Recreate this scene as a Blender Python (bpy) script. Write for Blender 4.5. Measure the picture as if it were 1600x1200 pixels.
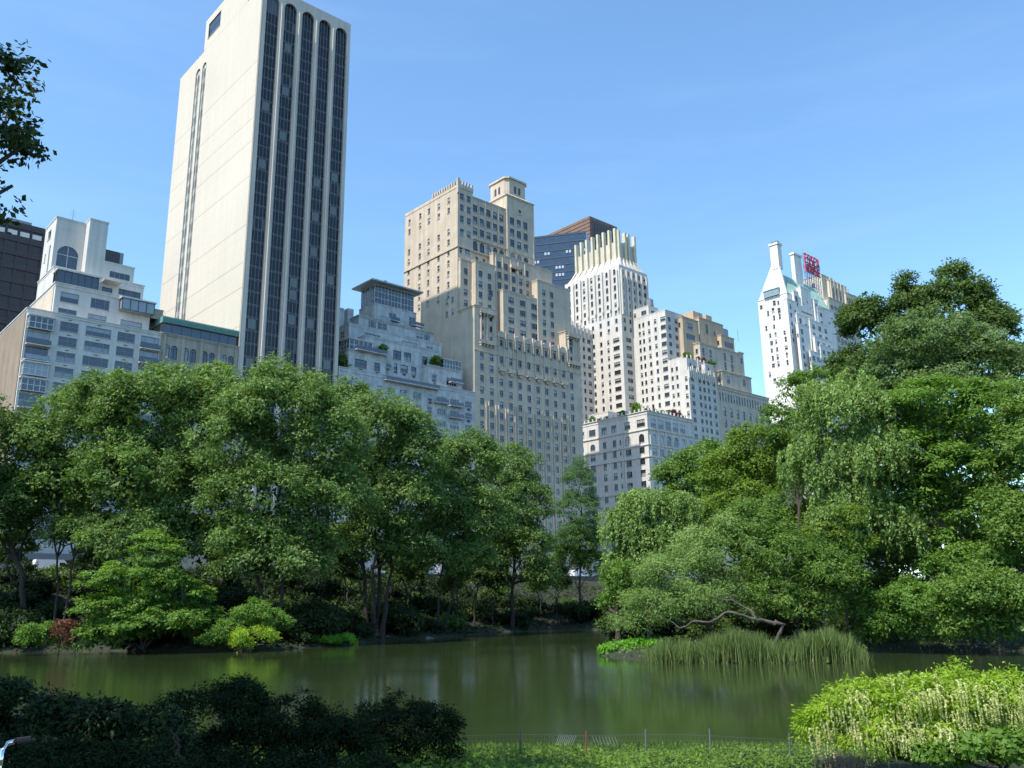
import bpy, bmesh, math, random
import numpy as np
from math import sin, cos, tan, radians, hypot, pi, atan2
from mathutils import Vector, Matrix, Euler

S = bpy.context.scene
C = S.collection
for o in list(bpy.data.objects):
    bpy.data.objects.remove(o)

# ---------------------------------------------------------------- camera
PITCH, ROLL, F, EYE, A42 = radians(14.15), -0.01307, 1350.0, 5.2, radians(42)
cf = (0, cos(PITCH), sin(PITCH)); cu0 = (0, -sin(PITCH), cos(PITCH)); cr0 = (1, 0, 0)
cr = [cos(ROLL)*a + sin(ROLL)*b for a, b in zip(cr0, cu0)]
cu = [-sin(ROLL)*a + cos(ROLL)*b for a, b in zip(cr0, cu0)]
cam = bpy.data.cameras.new('camera')
cam.sensor_width = 36.0
cam.lens = F/1600*36.0
cam.clip_start = 0.1
cam.clip_end = 12000
cob = bpy.data.objects.new('camera', cam)
C.objects.link(cob)
M = Matrix(((cr[0], cu[0], -cf[0], 0), (cr[1], cu[1], -cf[1], 0), (cr[2], cu[2], -cf[2], EYE), (0, 0, 0, 1)))
cob.matrix_world = M
S.camera = cob

# ---------------------------------------------------------------- sky, sun, exposure
SUN_AZ, SUN_EL = radians(-133.0), radians(55.5)     # bearing from +Y, clockwise
w = bpy.data.worlds.new('World'); S.world = w; w.use_nodes = True
nt = w.node_tree; nt.nodes.clear()
sky = nt.nodes.new('ShaderNodeTexSky'); sky.sky_type = 'NISHITA'; sky.sun_disc = False
sky.sun_elevation = SUN_EL; sky.sun_rotation = SUN_AZ % (2*pi)
sky.air_density = 1.0; sky.dust_density = 0.6; sky.ozone_density = 2.2; sky.altitude = 10
bg = nt.nodes.new('ShaderNodeBackground'); bg.inputs[1].default_value = 0.15
wo = nt.nodes.new('ShaderNodeOutputWorld')
tcw = nt.nodes.new('ShaderNodeTexCoord')
mpw = nt.nodes.new('ShaderNodeMapping'); mpw.inputs['Scale'].default_value = (1.3, 1.3, 9.0); mpw.inputs['Rotation'].default_value = (0.0, 0.10, 0.3)
nzw = nt.nodes.new('ShaderNodeTexNoise'); nzw.inputs['Scale'].default_value = 2.3; nzw.inputs['Detail'].default_value = 7; nzw.inputs['Roughness'].default_value = 0.62
rmw = nt.nodes.new('ShaderNodeMapRange'); rmw.inputs[1].default_value = 0.50; rmw.inputs[2].default_value = 0.85; rmw.inputs[3].default_value = 0.0; rmw.inputs[4].default_value = 0.04
mxw = nt.nodes.new('ShaderNodeMix'); mxw.data_type = 'RGBA'
mxw.inputs[7].default_value = (6.0, 6.6, 7.4, 1)
nt.links.new(tcw.outputs['Generated'], mpw.inputs[0]); nt.links.new(mpw.outputs[0], nzw.inputs['Vector'])
nt.links.new(nzw.outputs[0], rmw.inputs[0]); nt.links.new(rmw.outputs[0], mxw.inputs[0])
tnt = nt.nodes.new('ShaderNodeVectorMath'); tnt.operation = 'MULTIPLY'; tnt.inputs[1].default_value = (0.92, 1.14, 1.22)
nt.links.new(sky.outputs[0], tnt.inputs[0]); nt.links.new(tnt.outputs[0], mxw.inputs[6]); nt.links.new(mxw.outputs[2], bg.inputs[0]); nt.links.new(bg.outputs[0], wo.inputs[0])

sl = bpy.data.lights.new('sun', 'SUN'); sl.energy = 4.0; sl.angle = radians(0.53); sl.color = (1.0, 0.93, 0.82)
so = bpy.data.objects.new('sun', sl); C.objects.link(so)
SDIR = Vector((sin(SUN_AZ)*cos(SUN_EL), cos(SUN_AZ)*cos(SUN_EL), sin(SUN_EL)))
so.rotation_euler = SDIR.to_track_quat('Z', 'Y').to_euler()
S.view_settings.view_transform = 'Standard'; S.view_settings.look = 'None'
S.view_settings.gamma = 1.0; S.view_settings.use_curve_mapping = False
S.view_settings.exposure = 0.76
S.cycles.max_bounces = 6; S.cycles.diffuse_bounces = 3; S.cycles.glossy_bounces = 3
S.cycles.transmission_bounces = 3; S.cycles.transparent_max_bounces = 6
S.cycles.caustics_reflective = False; S.cycles.caustics_refractive = False

# ---------------------------------------------------------------- helpers: places
def ray(x, y):
    a = (x-800)/F; b = (600-y)/F
    return [a*i+b*j+k for i, j, k in zip(cr, cu, cf)]
def N_(x, y, t):
    d = ray(x, y); k = t/(-d[0]*sin(A42)+d[1]*cos(A42))
    return k*(d[0]*cos(A42)+d[1]*sin(A42)), EYE+k*d[2]
def E_(x, y, s):
    d = ray(x, y); k = s/(d[0]*cos(A42)+d[1]*sin(A42))
    return k*(-d[0]*sin(A42)+d[1]*cos(A42)), EYE+k*d[2]
def G_(x, y, z=0.0):
    d = ray(x, y); k = (z-EYE)/d[2]; return k*d[0], k*d[1]
def D_(x, y, R):
    d = ray(x, y); k = R/hypot(d[0], d[1]); return Vector((k*d[0], k*d[1], EYE+k*d[2]))
def W_(s, t, z=0.0):
    return Vector((s*cos(A42)-t*sin(A42), s*sin(A42)+t*cos(A42), z))

# ---------------------------------------------------------------- helpers: materials
def nmat(name):
    m = bpy.data.materials.new(name); m.use_nodes = True
    b = m.node_tree.nodes['Principled BSDF']
    return m, m.node_tree, b
def rgb(c): return (c[0], c[1], c[2], 1)
def wallmat(name, col, rough=0.85, amt=0.18, scale=0.35, streak=0.25, bump=0.0, fine=3.0, courses=0.0):
    m, t, b = nmat(name)
    geo = t.nodes.new('ShaderNodeNewGeometry')
    n1 = t.nodes.new('ShaderNodeTexNoise'); n1.inputs['Scale'].default_value = scale; n1.inputs['Detail'].default_value = 5
    t.links.new(geo.outputs['Position'], n1.inputs['Vector'])
    mp = t.nodes.new('ShaderNodeMapping'); mp.inputs['Scale'].default_value = (1.1, 1.1, 0.05)
    n2 = t.nodes.new('ShaderNodeTexNoise'); n2.inputs['Scale'].default_value = 1.0; n2.inputs['Detail'].default_value = 4
    t.links.new(geo.outputs['Position'], mp.inputs[0]); t.links.new(mp.outputs[0], n2.inputs['Vector'])
    n3 = t.nodes.new('ShaderNodeTexNoise'); n3.inputs['Scale'].default_value = fine; n3.inputs['Detail'].default_value = 3
    t.links.new(geo.outputs['Position'], n3.inputs['Vector'])
    def rng(n, a):
        r = t.nodes.new('ShaderNodeMapRange'); r.inputs[1].default_value = 0.25; r.inputs[2].default_value = 0.75
        r.inputs[3].default_value = 1-a; r.inputs[4].default_value = 1+a*0.5; t.links.new(n.outputs[0], r.inputs[0]); return r
    r1 = rng(n1, amt); r2 = rng(n2, streak); r3 = rng(n3, amt*0.7)
    mu = t.nodes.new('ShaderNodeMath'); mu.operation = 'MULTIPLY'; t.links.new(r1.outputs[0], mu.inputs[0]); t.links.new(r2.outputs[0], mu.inputs[1])
    mu2 = t.nodes.new('ShaderNodeMath'); mu2.operation = 'MULTIPLY'; t.links.new(mu.outputs[0], mu2.inputs[0]); t.links.new(r3.outputs[0], mu2.inputs[1])
    last = mu2.outputs[0]
    if courses:
        sx = t.nodes.new('ShaderNodeSeparateXYZ'); t.links.new(geo.outputs['Position'], sx.inputs[0])
        md = t.nodes.new('ShaderNodeMath'); md.operation = 'PINGPONG'; md.inputs[1].default_value = courses
        t.links.new(sx.outputs[2], md.inputs[0])
        gt = t.nodes.new('ShaderNodeMapRange'); gt.inputs[1].default_value = 0.0; gt.inputs[2].default_value = 0.08; gt.inputs[3].default_value = 0.86; gt.inputs[4].default_value = 1.0
        t.links.new(md.outputs[0], gt.inputs[0])
        m3 = t.nodes.new('ShaderNodeMath'); m3.operation = 'MULTIPLY'; t.links.new(last, m3.inputs[0]); t.links.new(gt.outputs[0], m3.inputs[1]); last = m3.outputs[0]
    vm = t.nodes.new('ShaderNodeVectorMath'); vm.operation = 'SCALE'; vm.inputs[0].default_value = col
    t.links.new(last, vm.inputs['Scale']); t.links.new(vm.outputs[0], b.inputs['Base Color'])
    b.inputs['Roughness'].default_value = rough
    if bump:
        bp = t.nodes.new('ShaderNodeBump'); bp.inputs['Strength'].default_value = bump; bp.inputs['Distance'].default_value = 0.1
        t.links.new(n3.outputs[0], bp.inputs['Height']); t.links.new(bp.outputs[0], b.inputs['Normal'])
    return m
def plain(name, col, rough=0.6, metal=0.0):
    m, t, b = nmat(name)
    n = t.nodes.new('ShaderNodeTexNoise'); n.inputs['Scale'].default_value = 4.0
    g = t.nodes.new('ShaderNodeNewGeometry'); t.links.new(g.outputs['Position'], n.inputs['Vector'])
    r = t.nodes.new('ShaderNodeMapRange'); r.inputs[3].default_value = 0.85; r.inputs[4].default_value = 1.12; t.links.new(n.outputs[0], r.inputs[0])
    vm = t.nodes.new('ShaderNodeVectorMath'); vm.operation = 'SCALE'; vm.inputs[0].default_value = col
    t.links.new(r.outputs[0], vm.inputs['Scale']); t.links.new(vm.outputs[0], b.inputs['Base Color'])
    b.inputs['Roughness'].default_value = rough; b.inputs['Metallic'].default_value = metal
    return m
def glassmat(name, dark, blind, frac, ior=1.9, rough=0.04, off=0.0):
    # window glass: each object has its own chance of a drawn pale blind behind the pane
    m, t, b = nmat(name)
    oi = t.nodes.new('ShaderNodeObjectInfo')
    ad = t.nodes.new('ShaderNodeMath'); ad.operation = 'ADD'; ad.inputs[1].default_value = off; t.links.new(oi.outputs['Random'], ad.inputs[0])
    fr = t.nodes.new('ShaderNodeMath'); fr.operation = 'FRACT'; t.links.new(ad.outputs[0], fr.inputs[0])
    lt = t.nodes.new('ShaderNodeMath'); lt.operation = 'LESS_THAN'; lt.inputs[1].default_value = frac; t.links.new(fr.outputs[0], lt.inputs[0])
    g = t.nodes.new('ShaderNodeNewGeometry')
    n = t.nodes.new('ShaderNodeTexNoise'); n.inputs['Scale'].default_value = 0.9; t.links.new(g.outputs['Position'], n.inputs['Vector'])
    mx0 = t.nodes.new('ShaderNodeMix'); mx0.data_type = 'RGBA'; mx0.inputs[6].default_value = rgb([c*0.4 for c in dark]); mx0.inputs[7].default_value = rgb([c*1.8 for c in dark]); t.links.new(n.outputs[0], mx0.inputs[0])
    mx = t.nodes.new('ShaderNodeMix'); mx.data_type = 'RGBA'; mx.inputs[7].default_value = rgb(blind)
    t.links.new(lt.outputs[0], mx.inputs[0]); t.links.new(mx0.outputs[2], mx.inputs[6]); t.links.new(mx.outputs[2], b.inputs['Base Color'])
    b.inputs['Roughness'].default_value = rough; b.inputs['IOR'].default_value = ior
    bp = t.nodes.new('ShaderNodeBump'); bp.inputs['Strength'].default_value = 0.15; bp.inputs['Distance'].default_value = 0.05
    n2 = t.nodes.new('ShaderNodeTexNoise'); n2.inputs['Scale'].default_value = 0.6; t.links.new(g.outputs['Position'], n2.inputs['Vector'])
    t.links.new(n2.outputs[0], bp.inputs['Height']); t.links.new(bp.outputs[0], b.inputs['Normal'])
    return m
def leafmat(name, c1, c2, trans=0.32, rough=0.55, spec=0.22):
    m, t, b = nmat(name)
    at = t.nodes.new('ShaderNodeAttribute'); at.attribute_name = 'v'
    mx = t.nodes.new('ShaderNodeMix'); mx.data_type = 'RGBA'; mx.inputs[6].default_value = rgb(c1); mx.inputs[7].default_value = rgb(c2)
    t.links.new(at.outputs['Fac'], mx.inputs[0])
    t.links.new(mx.outputs[2], b.inputs['Base Color'])
    b.inputs['Roughness'].default_value = rough; b.inputs['Specular IOR Level'].default_value = spec
    tr = t.nodes.new('ShaderNodeBsdfTranslucent')
    hs = t.nodes.new('ShaderNodeVectorMath'); hs.operation = 'MULTIPLY'; hs.inputs[1].default_value = (1.5, 1.6, 0.6)
    t.links.new(mx.outputs[2], hs.inputs[0]); t.links.new(hs.outputs[0], tr.inputs[0])
    ms = t.nodes.new('ShaderNodeMixShader'); ms.inputs[0].default_value = trans
    out = t.nodes['Material Output']
    t.links.new(b.outputs[0], ms.inputs[1]); t.links.new(tr.outputs[0], ms.inputs[2]); t.links.new(ms.outputs[0], out.inputs[0])
    return m

# ---------------------------------------------------------------- helpers: objects
def tag(o, label=None, cat=None, group=None, kind=None):
    if label: o['label'] = label
    if cat: o['category'] = cat
    if group: o['group'] = group
    if kind: o['kind'] = kind
    return o
def empty(name, loc, rz=0.0):
    o = bpy.data.objects.new(name, None); o.empty_display_size = 0.5
    o.location = loc; o.rotation_euler = (0, 0, rz); C.objects.link(o); return o
def link(name, me, parent=None, loc=(0, 0, 0), rz=0.0, scale=None):
    o = bpy.data.objects.new(name, me); C.objects.link(o)
    if parent: o.parent = parent
    o.location = loc; o.rotation_euler = (0, 0, rz)
    if scale: o.scale = scale
    return o
class MB:
    def __init__(s): s.v = []; s.f = []; s.m = []
    def quad(s, a, b, c, d, m=0):
        i = len(s.v); s.v += [a, b, c, d]; s.f.append((i, i+1, i+2, i+3)); s.m.append(m)
    def poly(s, pts, m=0):
        i = len(s.v); s.v += list(pts); s.f.append(tuple(range(i, i+len(pts)))); s.m.append(m)
    def box(s, x0, x1, y0, y1, z0, z1, m=0):
        i = len(s.v)
        s.v += [(x0, y0, z0), (x1, y0, z0), (x1, y1, z0), (x0, y1, z0), (x0, y0, z1), (x1, y0, z1), (x1, y1, z1), (x0, y1, z1)]
        for f in ((0, 3, 2, 1), (4, 5, 6, 7), (0, 1, 5, 4), (1, 2, 6, 5), (2, 3, 7, 6), (3, 0, 4, 7)):
            s.f.append(tuple(i+k for k in f)); s.m.append(m)
    def prism(s, pts, y0, y1, m=0):      # pts in x,z ; extruded along y
        n = len(pts); i = len(s.v)
        s.v += [(p[0], y0, p[1]) for p in pts]+[(p[0], y1, p[1]) for p in pts]
        s.f.append(tuple(i+k for k in range(n))); s.f.append(tuple(i+n+k for k in reversed(range(n)))); s.m += [m, m]
        for k in range(n):
            j = (k+1) % n; s.f.append((i+k, i+n+k, i+n+j, i+j)); s.m.append(m)
    def tube(s, pts, rad, n=8, m=0):
        pts = [Vector(p) for p in pts]; base = len(s.v)
        up = Vector((0.13, 0.21, 0.97))
        for k, p in enumerate(pts):
            d = (pts[min(k+1, len(pts)-1)]-pts[max(k-1, 0)]).normalized()
            a = d.cross(up)
            if a.length < 0.1: a = d.cross(Vector((1, 0, 0)))
            a.normalize(); b = d.cross(a)
            for q in range(n):
                an = 2*pi*q/n; s.v.append(tuple(p+(a*cos(an)+b*sin(an))*rad[k]))
        for k in range(len(pts)-1):
            for q in range(n):
                q2 = (q+1) % n
                s.f.append((base+k*n+q, base+k*n+q2, base+(k+1)*n+q2, base+(k+1)*n+q)); s.m.append(m)
        s.f.append(tuple(base+q for q in range(n))); s.m.append(m)
        s.f.append(tuple(base+(len(pts)-1)*n+q for q in range(n))); s.m.append(m)
    def mesh(s, name, mats, smooth=False):
        me = bpy.data.meshes.new(name); me.from_pydata([tuple(v) for v in s.v], [], s.f)
        for x in (mats if isinstance(mats, (list, tuple)) else [mats]): me.materials.append(x)
        me.polygons.foreach_set('material_index', s.m)
        if smooth: me.polygons.foreach_set('use_smooth', [True]*len(s.f))
        me.update(); return me
    def build(s, name, mats, parent=None, loc=(0, 0, 0), smooth=False):
        return link(name, s.mesh(name, mats, smooth), parent, loc)
def ninja(verts, quads, name, mat, vals=None, nv=4):
    """verts (n,3), quads (m,4) -> mesh, fast"""
    me = bpy.data.meshes.new(name)
    me.vertices.add(len(verts)); me.vertices.foreach_set('co', np.asarray(verts, np.float32).ravel())
    me.loops.add(len(quads)*nv); me.loops.foreach_set('vertex_index', np.asarray(quads, np.int32).ravel())
    me.polygons.add(len(quads)); me.polygons.foreach_set('loop_start', np.arange(0, len(quads)*nv, nv, dtype=np.int32))
    me.polygons.foreach_set('loop_total', np.full(len(quads), nv, np.int32))
    if vals is not None:
        at = me.attributes.new('v', 'FLOAT', 'FACE'); at.data.foreach_set('value', np.asarray(vals, np.float32))
    me.materials.append(mat); me.update(calc_edges=True); return me
# ---------------------------------------------------------------- the lie of the land
PT = [G_(*q) for q in [(0, 1020), (60, 1018), (110, 1016), (200, 1018), (330, 1018), (430, 1016), (490, 1011), (550, 1008), (600, 1000), (680, 997), (760, 990), (870, 982), (950, 985), (960, 1000), (935, 1025), (1010, 1034), (1100, 1037), (1230, 1037), (1350, 1034), (1362, 1020), (1440, 1018), (1600, 1018)]]
POND = [(-150, 40), (-128, 92), (-90, 104)] + PT + [(66, 84), (84, 66), (80, 40), (40, 33), (14, 32.2), (0, 33.0), (-14, 32.4), (-40, 33.5), (-90, 30)]
PA = np.array(POND, float)
def sdist(X, Y):
    X = np.asarray(X, float); Y = np.asarray(Y, float)
    best = np.full(X.shape, 1e9); ins = np.zeros(X.shape, bool)
    n = len(PA)
    for i in range(n):
        ax, ay = PA[i]; bx, by = PA[(i+1) % n]
        dx, dy = bx-ax, by-ay; L = dx*dx+dy*dy
        k = np.clip(((X-ax)*dx+(Y-ay)*dy)/L, 0, 1)
        best = np.minimum(best, np.hypot(X-ax-k*dx, Y-ay-k*dy))
        c = ((ay > Y) != (by > Y)) & (X < (bx-ax)*(Y-ay)/(by-ay+1e-12)+ax)
        ins ^= c
    return np.where(ins, -best, best)
STREET = 10.7
WALLT = 156.0
def hgt(X, Y):
    X = np.asarray(X, float); Y = np.asarray(Y, float)
    d = sdist(X, Y)
    t = -X*sin(A42)+Y*cos(A42)
    dw = np.clip(WALLT-1.0-t, 0.0, None)
    r = np.clip(d, 0, None)/(np.clip(d, 0, None)+dw+1e-6)
    far = 0.35+(STREET-1.0-0.35)*np.clip(r, 0, 1)**1.15
    hill = 6.0*np.exp(-(((X-75)/32)**2+((Y-125)/28)**2))*np.clip(d/14, 0, 1)
    far = far+hill*np.clip(dw/25, 0, 1)
    near = 0.30+3.25*np.clip(d/33, 0, 1.6)**1.3
    nearm = (Y < 36) & (np.abs(X) < 140)
    k = np.clip((60-Y)/40, 0, 1)*1.0
    land = np.where(nearm, near, far*(1-k)+near*k)
    land = land+0.12*np.sin(X*0.9+1)*np.sin(Y*0.7)*np.clip(d/6, 0, 1)*(t < WALLT-3)
    land = np.where(t > WALLT-0.6, STREET-0.35, land)
    inside = -1.6*np.clip(-d/2.0, 0, 1)-0.05
    edge = np.clip(d/0.6, 0, 1)
    return np.where(d < 0, inside, land*edge+(-0.05)*(1-edge))
def h1(x, y): return float(hgt(np.array([x]), np.array([y]))[0])

def groundmat():
    m, t, b = nmat('park soil and grass')
    g = t.nodes.new('ShaderNodeNewGeometry')
    n = t.nodes.new('ShaderNodeTexNoise'); n.inputs['Scale'].default_value = 0.6; n.inputs['Detail'].default_value = 8; n.inputs['Roughness'].default_value = 0.7
    t.links.new(g.outputs['Position'], n.inputs['Vector'])
    cr_ = t.nodes.new('ShaderNodeValToRGB'); e = cr_.color_ramp.elements
    e[0].position = 0.35; e[0].color = (0.022, 0.017, 0.011, 1); e[1].position = 0.68; e[1].color = (0.022, 0.036, 0.012, 1)
    t.links.new(n.outputs[0], cr_.inputs[0]); t.links.new(cr_.outputs[0], b.inputs['Base Color']); b.inputs['Roughness'].default_value = 0.95
    bp = t.nodes.new('ShaderNodeBump'); bp.inputs['Strength'].default_value = 0.6; bp.inputs['Distance'].default_value = 0.2
    n2 = t.nodes.new('ShaderNodeTexNoise'); n2.inputs['Scale'].default_value = 6; t.links.new(g.outputs['Position'], n2.inputs['Vector'])
    t.links.new(n2.outputs[0], bp.inputs['Height']); t.links.new(bp.outputs[0], b.inputs['Normal'])
    return m
M_ground = groundmat()
def axis(lo, hi, step, far):
    a = np.arange(lo, hi+.1, step); g = [hi]
    st = step
    while g[-1] < far: st *= 1.5; g.append(g[-1]+st)
    h = [lo]; st = step
    while h[-1] > -far: st *= 1.5; h.append(h[-1]-st)
    return np.concatenate([np.array(h[1:][::-1]), a, np.array(g[1:])])
gx = axis(-150, 130, 1.6, 4000); gy = axis(-20, 230, 1.6, 4000)
GX, GY = np.meshgrid(gx, gy)
GZ = hgt(GX.ravel(), GY.ravel())
idx = np.arange(len(gx)*len(gy)).reshape(len(gy), len(gx))
qd = np.stack([idx[:-1, :-1], idx[:-1, 1:], idx[1:, 1:], idx[1:, :-1]], -1).reshape(-1, 4)
me = ninja(np.stack([GX.ravel(), GY.ravel(), GZ], 1), qd, 'ground', M_ground)
me.polygons.foreach_set('use_smooth', [True]*len(me.polygons))
tag(link('ground', me), 'park ground of soil and grass sloping up from the pond to the street', None, None, 'structure')

def watermat():
    m, t, b = nmat('pond water')
    g = t.nodes.new('ShaderNodeNewGeometry')
    b.inputs['Roughness'].default_value = 0.07; b.inputs['IOR'].default_value = 1.34
    n = t.nodes.new('ShaderNodeTexNoise'); n.inputs['Scale'].default_value = 0.05; n.inputs['Detail'].default_value = 3
    t.links.new(g.outputs['Position'], n.inputs['Vector'])
    mx = t.nodes.new('ShaderNodeMix'); mx.data_type = 'RGBA'; mx.inputs[6].default_value = (0.021, 0.035, 0.011, 1); mx.inputs[7].default_value = (0.031, 0.047, 0.016, 1)
    t.links.new(n.outputs[0], mx.inputs[0]); t.links.new(mx.outputs[2], b.inputs['Base Color'])
    n2 = t.nodes.new('ShaderNodeTexNoise'); n2.inputs['Scale'].default_value = 2.2; n2.inputs['Detail'].default_value = 5
    mp = t.nodes.new('ShaderNodeMapping'); mp.inputs['Scale'].default_value = (1.0, 1.6, 1.0)
    t.links.new(g.outputs['Position'], mp.inputs[0]); t.links.new(mp.outputs[0], n2.inputs['Vector'])
    n3 = t.nodes.new('ShaderNodeTexNoise'); n3.inputs['Scale'].default_value = 0.045; n3.inputs['Detail'].default_value = 2
    t.links.new(g.outputs['Position'], n3.inputs['Vector'])
    r = t.nodes.new('ShaderNodeMapRange'); r.inputs[1].default_value = 0.42; r.inputs[2].default_value = 0.62; r.inputs[3].default_value = 0.10; r.inputs[4].default_value = 0.42
    t.links.new(n3.outputs[0], r.inputs[0])
    bp = t.nodes.new('ShaderNodeBump'); bp.inputs['Distance'].default_value = 0.035
    t.links.new(r.outputs[0], bp.inputs['Strength']); t.links.new(n2.outputs[0], bp.inputs['Height']); t.links.new(bp.outputs[0], b.inputs['Normal'])
    return m
mb = MB(); mb.quad((-170, 24, 0), (100, 24, 0), (100, 190, 0), (-170, 190, 0))
tag(mb.build('pond_water', watermat()), 'still murky green pond water reflecting the trees', None, None, 'structure')

# street: roadway, pavements with kerbs, markings
M_asph = wallmat('asphalt', (0.05, 0.05, 0.052), 0.9, 0.2, 0.5, 0.0)
M_pave = wallmat('pavement concrete', (0.27, 0.26, 0.25), 0.9, 0.2, 0.8, 0.0)
M_line = plain('road paint', (0.75, 0.74, 0.70), 0.7)
def sbox(name, s0, s1, t0, t1, z0, z1, mat, **k):
    mb = MB(); mb.box(s0, s1, t0, t1, z0, z1)
    o = mb.build(name, mat); o.rotation_euler = (0, 0, A42); tag(o, **k); return o
sbox('road', -300, 900, WALLT+5.6, 181.0, STREET-0.5, STREET-0.12, M_asph, kind='structure', label='asphalt street between the park wall and the buildings')
sbox('pavement', -300, 900, WALLT+0.55, WALLT+5.6, STREET-0.5, STREET, M_pave, kind='structure', label='park side pavement along the stone wall')
sbox('pavement', -300, 900, 181.0, 600.0, STREET-0.5, STREET, M_pave, kind='structure', label='pavement and city ground in front of and under the buildings')
mb = MB()
for k in range(-10, 80): mb.quad((k*9, 173.0, STREET-.112), (k*9+3, 173.0, STREET-.112), (k*9+3, 173.15, STREET-.112), (k*9, 173.15, STREET-.112))
o = mb.build('lane_marking', M_line); o.rotation_euler = (0, 0, A42); tag(o, 'dashed white lane line down the street', kind='structure')
# ---------------------------------------------------------------- building kit
M_frameW = plain('pale window frame', (0.55, 0.55, 0.52), 0.5)
M_frameD = plain('dark window frame', (0.05, 0.05, 0.055), 0.4)
M_frameM = plain('grey metal frame', (0.22, 0.23, 0.24), 0.4, 0.5)
M_sill = plain('stone sill', (0.42, 0.39, 0.34), 0.8)
M_gN = glassmat('street side glass', (0.020, 0.030, 0.045), (0.22, 0.25, 0.28), 0.30, 1.85)
M_gN2 = glassmat('street side lower glass', (0.018, 0.026, 0.040), (0.18, 0.21, 0.24), 0.10, 1.85, off=.37)
M_gE = glassmat('east side glass', (0.02, 0.022, 0.026), (0.34, 0.32, 0.28), 0.25, 1.6)
M_gE2 = glassmat('east side lower glass', (0.02, 0.022, 0.026), (0.30, 0.28, 0.25), 0.08, 1.6, off=.37)
M_roof = wallmat('roof gravel', (0.20, 0.19, 0.18), 0.95, 0.2)
M_ac = plain('air conditioner grille', (0.06, 0.06, 0.06), 0.6)
M_rail = plain('terrace rail', (0.16, 0.17, 0.18), 0.4, 0.6)
WINC = {}
def window_mesh(kind, w, h, side, wall, frame):
    key = (kind, round(w, 1), round(h, 1), side, wall.name, frame.name)
    if key in WINC: return WINC[key]
    mb = MB(); a, b = -w/2, w/2; dp = 0.24; f = min(0.11, w*0.09)
    G0, G1, FR, SI, WA = 0, 1, 2, 3, 4
    zr = h*0.52
    if kind in ('arch',):
        r = w/2; zc = h-r; n = 8
        arc = [(r*cos(pi*k/n), zc+r*sin(pi*k/n)) for k in range(n+1)]
        mb.poly([(b, dp, 0), (a, dp, 0)]+[(x, dp, z) for x, z in reversed(arc)], G0)
        for sg in (1, -1):
            half = arc[:n//2+1] if sg == 1 else arc[n//2:][::-1]
            pts = [(sg*r, h)]+[p for p in half]
            mb.prism([(x, z) for x, z in pts], -0.003, dp-0.02, WA)
        mb.box(a, b, dp-.05, dp, zc-.05, zc+.05, FR)
        mb.box(-.05, .05, dp-.06, dp, 0, h-.02, FR)
        mb.box(a, a+f, dp-.06, dp, 0, zc, FR); mb.box(b-f, b, dp-.06, dp, 0, zc, FR)
    else:
        mb.quad((b, dp, 0), (a, dp, 0), (a, dp, zr), (b, dp, zr), G1)
        mb.quad((b, dp-.03, zr), (a, dp-.03, zr), (a, dp-.03, h), (b, dp-.03, h), G0)
        mb.box(a, a+f, dp-.08, dp, 0, h, FR); mb.box(b-f, b, dp-.08, dp, 0, h, FR)
        mb.box(a+f, b-f, dp-.08, dp, h-f, h, FR); mb.box(a+f, b-f, dp-.08, dp, 0, f, FR)
        if kind in ('sash', 'pair', 'ac', 'tri'):
            mb.box(a+f, b-f, dp-.07, dp-.031, zr-.04, zr+.05, FR)
        nm = {'pair': [0], 'tri': [-w/6, w/6], 'wide': [-w/4, w/4], 'quad': [-w/4, 0, w/4], 'grid': [-w/6, w/6], 'cas': [-w/5, 0, w/5]}.get(kind, [])
        for x in nm: mb.box(x-.05, x+.05, dp-.10, dp-.001, f, h-f, FR)
        if kind in ('grid',):
            for z in (h*.33, h*.66): mb.box(a+f, b-f, dp-.09, dp-.032, z-.03, z+.03, FR)
    mb.box(a-.08, b+.08, -.12, 0.0-.001, -.14, 0, SI)
    if kind == 'ac': mb.box(-.45, .45, -.2, -.002, -.75, -.3, 5)
    g0, g1 = (M_gN, M_gN2) if side == 'N' else (M_gE, M_gE2)
    me = mb.mesh('window', [g0, g1, frame, M_sill, wall, M_ac]); WINC[key] = me; return me

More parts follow.
